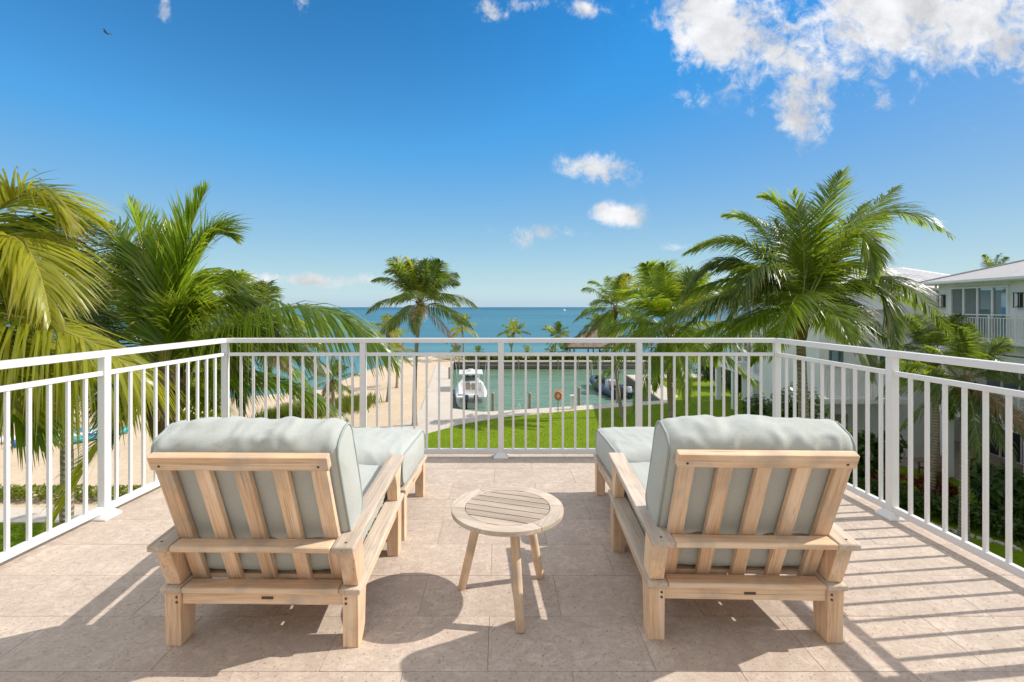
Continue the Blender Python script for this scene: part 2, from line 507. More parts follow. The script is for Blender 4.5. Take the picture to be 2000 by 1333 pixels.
SAND = ground_mat('sand', ((0.60, 0.475, 0.34), (0.68, 0.555, 0.42), (0.52, 0.40, 0.28)), 0.25, 3.2, 0.95, 0.5, 0.08)
GRASSM = ground_mat('lawn_grass', ((0.15, 0.235, 0.004), (0.21, 0.30, 0.006), (0.10, 0.175, 0.004)), 0.35, 9.0, 0.9, 0.9, 0.06)
CONC = ground_mat('concrete', ((0.56, 0.50, 0.43), (0.66, 0.60, 0.53), (0.48, 0.42, 0.36)), 0.6, 8.0, 0.9, 0.2, 0.01)
WALLC = ground_mat('seawall_concrete', ((0.16, 0.14, 0.12), (0.28, 0.25, 0.22), (0.09, 0.085, 0.075)), 0.8, 5.0, 0.9, 0.4, 0.03, (0.4, 0.4, 3.0))
EARTH = ground_mat('rough_ground', ((0.33, 0.27, 0.19), (0.44, 0.37, 0.27), (0.14, 0.14, 0.06)), 0.3, 1.5, 0.95, 0.6, 0.1)
PAINTW = plain('white_stucco', (0.84, 0.845, 0.85), 0.7, var=0.04, scale=1.5, bmp=0.05)
PAINTC = plain('cream_stucco', (0.80, 0.765, 0.70), 0.8, var=0.03)
def make_siding():
    m, nt, b = newmat('white_siding')
    tc = nd(nt, 'ShaderNodeTexCoord').outputs['Object']
    z = nd(nt, 'ShaderNodeSeparateXYZ', i_0=tc).outputs[2]
    fr = ma(nt, 'FRACT', ma(nt, 'MULTIPLY', z, 6.0))
    st_ = nd(nt, 'ShaderNodeTexNoise', i_Vector=nd(nt, 'ShaderNodeMapping', i_Vector=tc, i_Scale=(3, 3, .4)).outputs[0], i_Scale=1.0, i_Detail=5.0).outputs[0]
    c = mixc(nt, ramp(nt, st_, [(0.4, 0.0), (0.75, 0.5)]), (0.86, 0.865, 0.87), (0.76, 0.76, 0.75))
    setp(nt, b, Base_Color=c, Roughness=0.6, Normal=bump(nt, fr, 0.6, 0.02))
    return m


SIDING = make_siding()
ROOFM = plain('white_roof_metal', (0.84, 0.82, 0.81), 0.5, var=0.05)
ROOFS = plain('grey_shingle', (0.50, 0.49, 0.49), 0.85, var=0.1, scale=5.0, bmp=0.2)
DARK = plain('dark_bronze', (0.05, 0.05, 0.055), 0.4)
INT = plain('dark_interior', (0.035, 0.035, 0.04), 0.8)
CURT = plain('grey_curtain', (0.20, 0.23, 0.22), 0.9)
PATIO = plain('patio_paving', (0.36, 0.30, 0.24), 0.85)
PILE = plain('grey_timber', (0.36, 0.31, 0.25), 0.9, var=0.25, scale=6, bmp=0.4)
THATCH = plain('dry_thatch', (0.25, 0.20, 0.155), 0.95, var=0.35, scale=9, bmp=0.8)
ROCK = plain('pale_rock', (0.46, 0.42, 0.37), 0.95, var=0.25, scale=4, bmp=0.5)
GEL = plain('white_gelcoat', (0.80, 0.80, 0.79), 0.25, var=0.02)
NAVY = plain('navy_rubber', (0.035, 0.05, 0.085), 0.45)
CHAR = plain('charcoal_cowling', (0.06, 0.07, 0.095), 0.25)
BLACKM = plain('black_metal', (0.03, 0.03, 0.032), 0.45)
TURQ = plain('turquoise_plastic', (0.03, 0.42, 0.52), 0.4)
BLUE = plain('blue_plastic', (0.04, 0.14, 0.45), 0.4)
ORANGE = plain('orange_ring', (0.75, 0.16, 0.05), 0.5)
BROWNW = plain('brown_teak', (0.24, 0.14, 0.08), 0.7, var=0.15)


def make_glass():
    m, nt, b = newmat('window_glass')
    setp(nt, b, Base_Color=(0.20, 0.29, 0.33), Roughness=0.03, Metallic=0.75)
    b.inputs['Specular IOR Level'].default_value = 1.0
    b.inputs['Coat Weight'].default_value = 1.0
    return m


GLASS = make_glass()


def make_water(name, stops, bs, rough, spec, y0, y1, band=(0.004, 0.02)):
    m, nt, b = newmat(name)
    pos = nd(nt, 'ShaderNodeNewGeometry').outputs['Position']
    s = nd(nt, 'ShaderNodeSeparateXYZ', i_0=pos).outputs
    bandn = nd(nt, 'ShaderNodeTexNoise', i_Vector=nd(nt, 'ShaderNodeMapping', i_Vector=pos, i_Scale=(band[0], band[1], 1)).outputs[0], i_Scale=1.0, i_Detail=4.0).outputs[0]
    lg = ma(nt, 'LOGARITHM', ma(nt, 'MAXIMUM', s[1], 1.0), 10.0)
    f = nd(nt, 'ShaderNodeMapRange', i_0=lg, i_1=y0, i_2=y1).outputs[0]
    f = ma(nt, 'ADD', f, ma(nt, 'MULTIPLY', ma(nt, 'SUBTRACT', bandn, 0.5), 1.1), clamp=True)
    c = ramp(nt, f, stops)
    w1 = nd(nt, 'ShaderNodeTexNoise', i_Vector=nd(nt, 'ShaderNodeMapping', i_Vector=pos, i_Scale=(bs * 0.5, bs * 1.6, bs)).outputs[0], i_Scale=1.0, i_Detail=5.0, i_Roughness=0.6, i_Distortion=0.5).outputs[0]
    w2 = nd(nt, 'ShaderNodeTexNoise', i_Vector=nd(nt, 'ShaderNodeMapping', i_Vector=pos, i_Scale=(bs * 0.06, bs * 0.25, bs)).outputs[0], i_Scale=1.0, i_Detail=5.0).outputs[0]
    c = mixc(nt, ramp(nt, w1, [(0.55, 0.0), (0.8, 0.5)]), c, ramp(nt, f, [(p, tuple(min(1, x * 1.55 + 0.02) for x in cc)) for p, cc in stops]))
    setp(nt, b, Base_Color=c, Roughness=rough, IOR=1.33, Normal=bump(nt, ma(nt, 'MULTIPLY_ADD', w2, 2.0, w1), 0.7, 0.25))
    b.inputs['Specular IOR Level'].default_value = spec
    return m


SEAM = make_water('sea_water', [(0.0, (0.10, 0.25, 0.28)), (0.25, (0.05, 0.165, 0.235)), (0.45, (0.065, 0.20, 0.255)), (0.6, (0.035, 0.145, 0.225)), (0.78, (0.06, 0.20, 0.25)), (1.0, (0.018, 0.095, 0.175))], 0.5, 0.35, 0.12, 1.8, 3.3)
BASM = make_water('basin_water', [(0.0, (0.13, 0.235, 0.14)), (0.5, (0.18, 0.31, 0.235)), (1.0, (0.14, 0.225, 0.13))], 1.6, 0.12, 0.3, 1.5, 1.9, (0.09, 0.12))

GZ = -6.7
WZ = -7.75


# ------------------------------------------------------------------ ground, water
def sheet(name, pts, z0, z1, mats, side=1):
    bm = bmesh.new()
    top = [bm.verts.new((x, y, z1)) for x, y in pts]
    bot = [bm.verts.new((x, y, z0)) for x, y in pts]
    f = bm.faces.new(top)
    f.normal_update()
    if f.normal.z < 0:
        f.normal_flip()
    n = len(pts)
    sides = []
    for i in range(n):
        q = bm.faces.new((top[i], top[(i + 1) % n], bot[(i + 1) % n], bot[i]))
        q.material_index = min(side, len(mats) - 1)
        sides.append(q)
    bmesh.ops.triangulate(bm, faces=[f])
    bmesh.ops.recalc_face_normals(bm, faces=bm.faces[:])
    me = bpy.data.meshes.new(name)
    bm.to_mesh(me)
    bm.free()
    for m in mats:
        me.materials.append(m)
    return tag(inst(name, me), kind='structure')


LAND = [(-120, -60), (90, -60), (90, 78), (32, 70), (27, 58.3), (14.8, 57), (14.7, 53.5), (13.8, 41.4), (9.8, 40.3), (4.8, 38.7), (-1.3, 36.9), (-3.95, 38.2),
        (-6.6, 66.0), (-6.8, 71), (27, 71), (28, 83), (10, 85), (-7, 83.5), (-12, 78.5), (-15, 76), (-17, 60), (-17.4, 47), (-24, 42.5), (-50, 39), (-120, 32)]
sheet('ground', LAND, -9.5, GZ, [SAND, WALLC])
CHAN = [(-6.5, 71.0), (-6.45, 66.0), (-3.8, 38.3), (-1.2, 37.05), (4.8, 38.85), (9.8, 40.45), (13.7, 41.6), (14.6, 53.5), (14.7, 57.1), (27, 58.4), (26.9, 71.0)]
PATH = [(-8.8, 66), (-6.65, 66), (-3.99, 38.16), (-1.32, 36.84), (4.8, 38.65), (9.8, 40.25), (13.85, 41.35), (14.85, 53.5), (14.85, 56.9), (26.8, 58.2), (26.5, 55.3), (17.2, 54.5), (16, 43.5),
        (13.9, 40.2), (9.8, 38.8), (4.8, 37.0), (0, 35), (-2.7, 33), (-4.6, 30.6), (-7.4, 28), (-8.8, 29.5), (-6.4, 34), (-6.2, 38)]
sheet('path', PATH, GZ - 0.1, GZ + 0.05, [CONC])
LAWN = [(-4.65, 30.5), (-2.7, 32.9), (0, 34.9), (4.8, 36.9), (9.8, 38.7), (13.95, 40.1), (16.1, 43.5), (17.3, 54.4), (26.4, 55.2), (28, 45), (28, -40), (-60, -40), (-60, 17.9), (-14, 17.9), (-8, 23)]
sheet('lawn', LAWN, GZ - 0.1, GZ + 0.035, [GRASSM])
sheet('garden_path', [(-60, 17.95), (-60, 19.3), (-15, 19.3), (-13.6, 17.95)], GZ - 0.1, GZ + 0.05, [CONC])
JET = [(-6.7, 71.5), (26.8, 71.5), (27.6, 82.6), (10, 84.5), (-6.8, 83), (-11, 78)]
sheet('jetty_ground', JET, GZ - 0.1, GZ + 0.06, [EARTH])
# the sea, to the horizon
sea = MB()
sea.add([(-20000, -200, WZ - 0.05), (20000, -200, WZ - 0.05), (20000, 20000, WZ - 0.05), (-20000, 20000, WZ - 0.05)], [(0, 1, 2, 3)])
tag(sea.build('sea', SEAM), kind='structure')
bs = sheet('basin_water', CHAN, WZ - 0.6, WZ, [BASM])

# lawn blades near the rim of the lawn, as stuff (nobody could count them)
gb = MB()
r_ = random.Random(3)
for _ in range(48000):
    if r_.random() < 0.75:
        y = r_.uniform(26, 41)
        x = r_.uniform(-7, 16)
    else:
        y = r_.uniform(14, 18)
        x = r_.uniform(-22, -14)
    # inside test
    ins = False
    j = len(LAWN) - 1
    for i in range(len(LAWN)):
        xi, yi = LAWN[i]
        xj, yj = LAWN[j]
        if (yi > y) != (yj > y) and x < (xj - xi) * (y - yi) / (yj - yi) + xi:
            ins = not ins
        j = i
    if not ins:
        continue
    a = r_.uniform(0, pi)
    h = r_.uniform(0.03, 0.065)
    w = 0.02
    p = V((x, y, GZ + 0.03))
    d = V((cos(a) * w, sin(a) * w, 0))
    le = V((r_.uniform(-.04, .04), r_.uniform(-.04, .04), h))
    gb.add([p - d, p + d, p + le], [(0, 1, 2)], 0, [(0, r_.random(), 0)] * 3)
LAWNBL = make_leaf('grass_blade', (0.11, 0.19, 0.004), (0.22, 0.31, 0.008), (0.20, 0.30, 0.008), 0)
tag(gb.build('grass', LAWNBL), 'short mown green grass of the waterside lawn', 'grass', kind='stuff')

# ------------------------------------------------------------------ own building: terrace slab, house wall behind
DF = 4.33


def railx(side, Y):
    d = Y / DF
    return (-(537 + (1 - d) * 55) if side < 0 else (540 + (1 - d) * 25)) * DF / F


fl = MB()
prof = [(railx(-1, 4.43) - 0.10, 4.43), (railx(1, 4.43) + 0.10, 4.43), (railx(1, -1.5) + 0.10, -1.5), (railx(-1, -1.5) - 0.10, -1.5)]
fl.prism(prof, 2, -0.28, -0.0025)
floor = tag(fl.build('terrace_floor', GROUT), kind='structure')
PY, PX = 0.319, 0.624
full = None
for k in range(-10, 9):
    ya, yb = 1.784 + k * PY + 0.0009, 1.784 + (k + 1) * PY - 0.0009
    yb = min(yb, 4.425)
    ya = max(ya, -1.49)
    if yb - ya < 0.02: continue
    xl, xr = railx(-1, yb) - 0.095, railx(1, yb) + 0.095
    x0 = -1.295 + (PX / 2 if k % 2 else 0)
    for j in range(-6, 7):
        a, b = x0 + j * PX + 0.0009, x0 + (j + 1) * PX - 0.0009
        a2, b2 = max(a, xl), min(b, xr)
        if b2 - a2 < 0.03: continue
        whole = a2 == a and b2 == b and abs(yb - ya - PY + 0.0018) < 1e-4
        c = ((a2 + b2) / 2, (ya + yb) / 2, 0)
        dzj = RND.uniform(-0.0006, 0.0006)
        if whole and full:
            inst('tile', full, floor, (c[0], c[1], dzj))
        else:
            mb = MB()
            mb.box((0, 0, -0.007), (b2 - a2, yb - ya, 0.014), bev=0.0009, seg=1)
            o = mb.build('tile', TILE, floor, (c[0], c[1], dzj))
            if whole: full = o.data
hw = MB()
hw.box((0, -1.75, 1.75), (14, 0.4, 4.1))  # unseen wall behind the camera, raised to bounce warm light onto the chairs
hw.box((0, -3, -3.7), (14, 8.2, 6.0 - 0.01))
tag(hw.build('own_house', PAINTC), 'white stucco house that carries the terrace', 'house')

# ------------------------------------------------------------------ railing
rail = thing('terrace_railing', 'white metal railing with square balusters around the terrace edge', 'railing', (0, DF, 0))
RO = V((0, DF, 0))
A_ = V((railx(-1, DF), DF, 0))
B_ = V((railx(1, DF), DF, 0))


def railpt(side, dist):
    c = A_ if side < 0 else B_
    e = V((railx(side, 0), 0, 0))
    d = (e - c).normalized()
    return c + d * dist, d


pm = MB()
pm.box((0, 0, 0.52), (0.051, 0.051, 1.02), bev=0.003, seg=1)
POSTM = pm.mesh('post', [WHITE])
bp = MB()
bm = bmesh.new()
bmesh.ops.create_cube(bm, size=1)
for v_ in bm.verts:
    t = 0.064 if v_.co.z < 0 else 0.034
    v_.co = V((t * (1 if v_.co.x > 0 else -1), t * (1 if v_.co.y > 0 else -1), 0.012 if v_.co.z < 0 else 0.046))
bp.addbm(bm)
bp.box((0, 0, 0.006), (0.13, 0.13, 0.012), bev=0.002, seg=1)
BASEM = bp.mesh('base_plate', [WHITE])
bl = MB()
bl.box((0, 0, 0.495), (0.019, 0.019, 0.85), bev=0.0015, seg=1)
BALM = bl.mesh('baluster', [WHITE])


def post(p, rz):
    o = inst('post', POSTM, rail, p - RO, (0, 0, rz))
    inst('base_plate', BASEM, o)


def section(p0, p1, nb, rz, n_per=10):
    d = (p1 - p0)
    L = d.length
    d.normalize()
    side = V((0, 0, 1)).cross(d)
    for nm, z, w, h in (('top_rail', 1.046, 0.056, 0.041), ('mid_rail', 0.922, 0.030, 0.030), ('bottom_rail', 0.055, 0.034, 0.042)):
        mb = MB()
        ex = 0.027 if nm == 'top_rail' else 0
        mb.beam(p0 - RO - d * ex + V((0, 0, z)), p1 - RO + d * ex + V((0, 0, z)), w, h, side, 0.003, 0, 1)
        mb.build(nm, WHITE, rail)
    for b in range(nb):
        a = p0.lerp(p1, b / nb)
        c = p0.lerp(p1, (b + 1) / nb)
        for i in range(1, n_per + 1):
            inst('baluster', BALM, rail, a.lerp(c, i / (n_per + 1)) - RO, (0, 0, rz))


section(A_ + V((0.03, 0, 0)), B_ - V((0.03, 0, 0)), 4, 0)
for i in range(5):
    post(A_.lerp(B_, i / 4), 0)
for s_ in (-1, 1):
    p0, d = railpt(s_, 0)
    rz = math.atan2(d.y, d.x) + pi / 2
    section(p0 + d * 0.03, railpt(s_, 1.236 * 4)[0], 4, rz)
    for i in (1, 2, 3, 4):
        post(railpt(s_, 1.236 * i)[0], rz)


# ------------------------------------------------------------------ lounge chairs
def cushion(hx, hy, hz, rc, puff, seed, wr=0.008, dirx=1.0, flat=0):
    """box cushion with a side panel at each end (x): cloth wraps round the y/z section; piping round both panels.
    flat=1 keeps the +z face from puffing (it lies against the slats)"""
    off = V((seed * 7.3, seed * 3.1, seed * 1.7))
    prof = []
    K = 9
    for qx, qz, q in ((1, 1, 0), (-1, 1, 1), (-1, -1, 2), (1, -1, 3)):
        for i in range(K):
            an = pi / 2 * (q + i / (K - 1))
            prof.append(V((qx * (hy - rc) + rc * cos(an), qz * (hz - rc) + rc * sin(an))))
    dense = []
    for i in range(len(prof)):
        a, b = prof[i], prof[(i + 1) % len(prof)]
        n = max(1, int((b - a).length / 0.014))
        for j in range(n):
            dense.append(a.lerp(b, j / n))
    m = len(dense)
    nx = 64

    def pt(x, p, extra=1.0):
        fx = x / hx
        e = max(0.0, abs(fx) - 0.90) / 0.10
        y, z = p.x * (1 - 0.035 * e * e), p.y * (1 - 0.10 * e * e)
        by = max(0.0, 1 - (y / hy) ** 2)
        bz = max(0.0, 1 - (z / hz) ** 2)
        px_ = (1 - fx * fx)
        kz = puff * px_ * by ** 0.7
        if z > 0 and flat: kz *= 0.08
        y += (1 if y > 0 else -1) * puff * 0.55 * px_ * bz ** 0.6 * (1 if abs(y) > hy * .5 else 0)
        z += (1 if z > 0 else -1) * kz
        q = V((x * 9 * dirx + y * 3.5, y * 4.5 - x * 2.5, z * 4.5))
        s1 = noise.noise(q + off)
        s2 = noise.noise(V((x * 13 * dirx + y * 9, y * 8 - x * 10, z * 8 + x * 7)) + off * 2)
        s3 = 1 - abs(noise.noise(V((x * 6 + y * 6, y * 3 - x * 4, z * 4)) + off * 3)) * 2.4
        s4 = noise.noise(V((x * 4, y * 42, z * 42)) + off)
        s5 = 1 - abs(noise.noise(V((x * 7 + z * 11, y * 2 + x * 3, z * 7 - x * 6)) + off * 5)) * 3.2
        k = wr * (0.55 * s1 + 0.35 * s2 + 0.5 * max(0, s3) + 0.75 * max(0, s5)) * (1 - 0.7 * e) + 0.0028 * s4 * max(0.0, 1 - (hx - abs(x)) / 0.10)
        if z > 0 and flat: k *= 0.15 + 0.85 * min(1, abs(y) / hy) ** 6
        o = V((0, y / hy ** 2 * 0.6, z / hz ** 2 * 0.6))
        o = o.normalized() if o.length > 0 else V((0, 0, 1))
        return V((x, y, z)) + o * k
    vs, fs = [], []
    xs = [-hx * cos(pi * i / nx) * 0.35 + (-hx + 2 * hx * i / nx) * 0.65 for i in range(nx + 1)]
    for x in xs:
        vs += [pt(x, p) for p in dense]
    for i in range(nx):
        for k in range(m):
            k2 = (k + 1) % m
            fs.append((i * m + k, i * m + k2, (i + 1) * m + k2, (i + 1) * m + k))
    for sd_, base in ((-1, 0), (1, nx * m)):
        prev = list(range(base, base + m))
        ring0 = [vs[i] for i in prev]
        c = sum(ring0, V((0, 0, 0))) / m
        for f in (0.93, 0.8, 0.55, 0.25):
            o = len(vs)
            for p in ring0:
                q = c.lerp(p, f)
                bl_ = 0.020 * (1 - f ** 2) + 0.006 * (1 - f) * noise.noise(q * 9 + off)
                vs.append(V((q.x + sd_ * bl_, q.y, q.z)))
            cur = list(range(o, o + m))
            for k in range(m):
                k2 = (k + 1) % m
                fs.append((prev[k], prev[k2], cur[k2], cur[k]))
            prev = cur
        fs.append(tuple(prev))
    mb = MB()
    mb.add(vs, fs, 0, None, True)
    pipes = []
    for base in (0, nx * m):
        pi_ = MB()
        pipes.append(pi_)
        ring = [vs[base + k] for k in range(0, m, 2)]
        c = sum(ring, V((0, 0, 0))) / len(ring)
        ring = [p + (p - c).normalized() * 0.002 for p in ring]
        pi_.tube(ring + [ring[0]], 0.0052, 6, cap=False)
    return mb, pipes


def zc(y): return 0.218 + 0.085 * y


BB, BT = V((0, 0.085, 0.20)), V((0, -0.168, 0.798))
BU = (BT - BB).normalized()
BN = V((1, 0, 0)).cross(BU)
if BN.y < 0: BN = -BN


def lounge_chair(name, label, loc, rz, seed):
    t = thing(name, label, 'lounge chair', loc, rz, 'wooden lounge chairs facing the sea')
    for s in (-1, 1):
        xs = sorted((s * 0.385, s * 0.322))
        mb = MB()
        mb.prism([(0.006, 0), (0.090, 0), (0.112, zc(0.1) - 0.002), (0.0, 0.216)], 0, xs[0], xs[1], 0.004)
        leg = mb.build('leg', TEAK, t)
        pg = MB()
        for z in (0.198, 0.178):
            pg.tube([(s * 0.336, 0.004, z), (s * 0.336, -0.0015, z)], 0.0048, 10)
        pg.build('peg', PEG, leg)
        mb = MB()
        mb.prism([(0.705, 0), (0.775, 0), (0.785, zc(0.78) - 0.002), (0.700, zc(0.7) - 0.002)], 0, xs[0], xs[1], 0.004)
        mb.build('leg', TEAK, t)
        mb = MB()
        mb.beam((s * 0.362, 0.112, zc(0.112) - 0.032), (s * 0.362, 0.70, zc(0.70) - 0.032), 0.026, 0.06, (1, 0, 0), 0.003)
        mb.build('side_apron', TEAK, t)
        mb = MB()
        mb.beam((s * 0.354, -0.012, zc(-0.012) + 0.012), (s * 0.354, 0.80, zc(0.80) + 0.012), 0.084, 0.024, (1, 0, 0), 0.007, 0, 3)
        mb.build('side_rail', TEAKW, t)
        mb = MB()
        mb.prism([(0.008, 0.244), (0.098, 0.252), (0.062, 0.424), (-0.058, 0.416)], 0, *sorted((s * 0.383, s * 0.324)), 0.004)
        mb.build('arm_post', TEAK, t)
        mb = MB()
        cur = [(0.700, 0.302), (0.775, 0.308), (0.772, 0.38), (0.785, 0.44), (0.800, 0.486), (0.640, 0.474), (0.675, 0.42), (0.692, 0.36)]
        mb.prism(cur, 0, *sorted((s * 0.380, s * 0.326)), 0.003)
        mb.build('arm_post', TEAK, t)
        mb = MB()
        mb.beam((s * 0.350, -0.088, 0.4295), (s * 0.350, 0.82, 0.502), 0.086, 0.026, (1, 0, 0), 0.009, 0, 3)
        arm = mb.build('arm', TEAKW, t)
        pg = MB()
        pg.tube([(s * 0.355, -0.055, 0.44), (s * 0.355, -0.055, 0.4465)], 0.005, 10)
        pg.build('peg', PEG, arm)
    mb = MB(); mb.box((0, 0.026, 0.191), (0.642, 0.028, 0.052), bev=0.003)
    ap = mb.build('rear_apron', TEAK, t)
    mb = MB(); mb.box((0.02, 0.0108, 0.192), (0.046, 0.003, 0.010), bev=0.001)
    mb.build('maker_plate', PLATE, ap)
    mb = MB(); mb.box((0, 0.745, zc(0.745) - 0.03), (0.642, 0.028, 0.055), bev=0.003)
    mb.build('front_apron', TEAK, t)
    mb = MB(); mb.box((0, 0.022, zc(0.02) + 0.0115), (0.620, 0.072, 0.023), bev=0.008, seg=3)
    mb.build('rear_rail', TEAK, t)
    mb = MB(); mb.box((0, 0.762, zc(0.76) + 0.0115), (0.620, 0.072, 0.023), bev=0.008, seg=3)
    mb.build('front_rail', TEAKW, t)
    mb = MB(); mb.box((0, -0.053, 0.4305), (0.612, 0.072, 0.024), bev=0.009, seg=3)
    mb.build('cross_board', TEAK, t)
    for i in range(5):
        x = (i - 2) * 0.143
        mb = MB()
        a = BB + V((x, 0, 0)) + BN * 0.0125
        b = BT + V((x, 0, 0)) + BN * 0.0125 - BU * 0.050
        mb.beam(a, b, 0.058 if i in (0, 4) else 0.054, 0.025, (1, 0, 0), 0.003)
        mb.build('back_slat', TEAK, t)
    mb = MB()
    mb.beam(BT - BU * 0.021 + V((-0.326, 0, 0)) + BN * 0.0115, BT - BU * 0.021 + V((0.326, 0, 0)) + BN * 0.0115, 0.058, 0.033, BU, 0.005)
    tr = mb.build('top_rail', TEAK, t)
    pg = MB()
    for x in (-0.29, 0.29):
        p = BT - BU * 0.03 + V((x, 0, 0))
        pg.tube([p, p - BN * 0.0065], 0.005, 10)
    pg.build('peg', PEG, tr)
    for k in range(6):
        y = 0.13 + k * 0.112
        mb = MB(); mb.box((0, y, zc(y) + 0.008), (0.622, 0.085, 0.016), bev=0.002)
        mb.build('seat_slat', TEAK, t)
    # cushions
    mb, pp = cushion(0.306, 0.375, 0.080, 0.055, 0.014, seed, 0.004, 0.6)
    o = mb.build('seat_cushion', FAB, t, (0, 0.445, zc(0.445) + 0.105), (R(4.8), 0, 0))
    [q.build('piping', PIPE, o) for q in pp]
    mb, pp = cushion(0.345, 0.238, 0.094, 0.062, 0.018, seed + 1, 0.015, 1.0, flat=1)
    tilt = math.atan2(BU.z, BU.y)
    o = mb.build('back_cushion', FAB, t, BB + BU * 0.440 + BN * (0.025 + 0.104), (tilt, 0, 0))
    [q.build('piping', PIPE, o) for q in pp]
    return t


def ottoman(name, label, loc, rz, seed):
    t = thing(name, label, 'ottoman', loc, rz, 'cushioned wooden ottomans in front of the chairs')
    # y=0 near end (by the chair), y=.74 far end; slopes down away from the chair
    zz = lambda y: 0.278 - 0.042 * y
    for s in (-1, 1):
        for ya, yb in ((0.02, 0.10), (0.66, 0.74)):
            mb = MB()
            mb.prism([(ya + 0.004, 0), (yb - 0.004, 0), (yb, zz(yb) - 0.002), (ya, zz(ya) - 0.002)], 0, *sorted((s * 0.385, s * 0.325)), 0.004)
            mb.build('leg', TEAK, t)
        mb = MB()
        mb.beam((s * 0.362, 0.10, zz(0.10) - 0.032), (s * 0.362, 0.66, zz(0.66) - 0.032), 0.026, 0.06, (1, 0, 0), 0.003)
        ap = mb.build('side_apron', TEAK, t)
        mb = MB()
        mb.box((s * 0.3755, 0.36, zz(0.36) - 0.03), (0.002, 0.044, 0.010))
        mb.build('maker_plate', PLATE, ap)
        mb = MB()
        mb.beam((s * 0.355, 0.0, zz(0) + 0.012), (s * 0.355, 0.752, zz(0.752) + 0.012), 0.082, 0.024, (1, 0, 0), 0.007, 0, 3)
        mb.build('side_rail', TEAKW, t)
    for y in (0.05, 0.71):
        mb = MB(); mb.box((0, y, zz(y) - 0.03), (0.64, 0.028, 0.055), bev=0.003)
        mb.build('end_apron', TEAK, t)
        mb = MB(); mb.box((0, y, zz(y) + 0.0115), (0.622, 0.08, 0.023), bev=0.007, seg=3)
        mb.build('end_rail', TEAKW, t)
    mb, pp = cushion(0.376, 0.384, 0.096, 0.078, 0.026, seed, 0.006, 0.6)
    o = mb.build('cushion', FAB, t, (0, 0.375, zz(0.375) + 0.126), (R(-2.4), 0, 0))
    [q.build('piping', PIPE, o) for q in pp]
    return t


lounge_chair('lounge_chair', 'teak lounge chair with sage cushions left of the round side table', (-0.943, 1.905, 0), R(-0.8), 1.0)
lounge_chair('lounge_chair', 'teak lounge chair with sage cushions right of the round side table', (0.985, 1.935, 0), R(-1.6), 5.0)
ottoman('ottoman', 'sage cushioned ottoman in front of the lounge chair left of the side table', (-0.935, 2.76, 0), R(-0.6), 9.0)
ottoman('ottoman', 'sage cushioned ottoman in front of the lounge chair right of the side table', (1.055, 2.775, 0), R(-1.6), 13.0)

# ------------------------------------------------------------------ side table
tb = thing('side_table', 'small round teak side table with slatted top between two lounge chairs', 'side table', (0.033, 2.24, 0), R(-19))
ZT, ZB = 0.422, 0.401
for i in range(6):
    a0, a1 = R(60 * i + 22) + 0.003, R(60 * i + 82) - 0.003
    n = 10
    outer = [(0.259 * cos(a0 + (a1 - a0) * k / n), 0.259 * sin(a0 + (a1 - a0) * k / n)) for k in range(n + 1)]
    inner = [(0.197 * cos(a1 - (a1 - a0) * k / n), 0.197 * sin(a1 - (a1 - a0) * k / n)) for k in range(n + 1)]
    mb = MB(); mb.prism(outer + inner, 2, ZB, ZT, 0.0025)
    o = mb.build('rim_segment', TEAKW, tb)
sw = 0.388 / 7
for i in range(7):
    ya, yb = -0.194 + i * sw + 0.0032, -0.194 + (i + 1) * sw - 0.0032
    r0 = 0.194
    pts = []
    n = 8
    for k in range(n + 1):
        y = ya + (yb - ya) * k / n
        pts.append((sqrt(max(1e-6, r0 ** 2 - y * y)), y))
    for k in range(n + 1):
        y = yb - (yb - ya) * k / n
        pts.append((-sqrt(max(1e-6, r0 ** 2 - y * y)), y))
    mb = MB(); mb.prism(pts, 2, ZB + 0.004, ZT - 0.001, 0.0)
    mb.build('slat', TEAKT, tb)
mb = MB()
for a in (0, 60, 120):
    mb.box((0, 0, 0.393), (0.40, 0.05, 0.014), Matrix.Rotation(R(a + 13), 4, 'Z'), 0.002)
mb.build('under_frame', TEAK, tb)
for ang, rb in ((162, 0.228), (-78, 0.245), (45, 0.237)):
    a = R(ang + 19)
    top = V((0.135 * cos(a), 0.135 * sin(a), 0.392))
    bot = V((rb * cos(a), rb * sin(a), 0.0))
    mb = MB()
    mb.tube([bot, bot.lerp(top, 0.012), bot.lerp(top, 0.5), top], [0.0165, 0.0195, 0.0205, 0.021], 16)
    mb.build('leg', TEAK, tb)


# ------------------------------------------------------------------ palms
def bez(P0, M, P2, t):
    C = M * 2 - (P0 + P2) * 0.5
    return P0 * (1 - t) ** 2 + C * (2 * t * (1 - t)) + P2 * t * t


def bezd(P0, M, P2, t):
    C = M * 2 - (P0 + P2) * 0.5
    return ((C - P0) * (2 * (1 - t)) + (P2 - C) * (2 * t)).normalized()


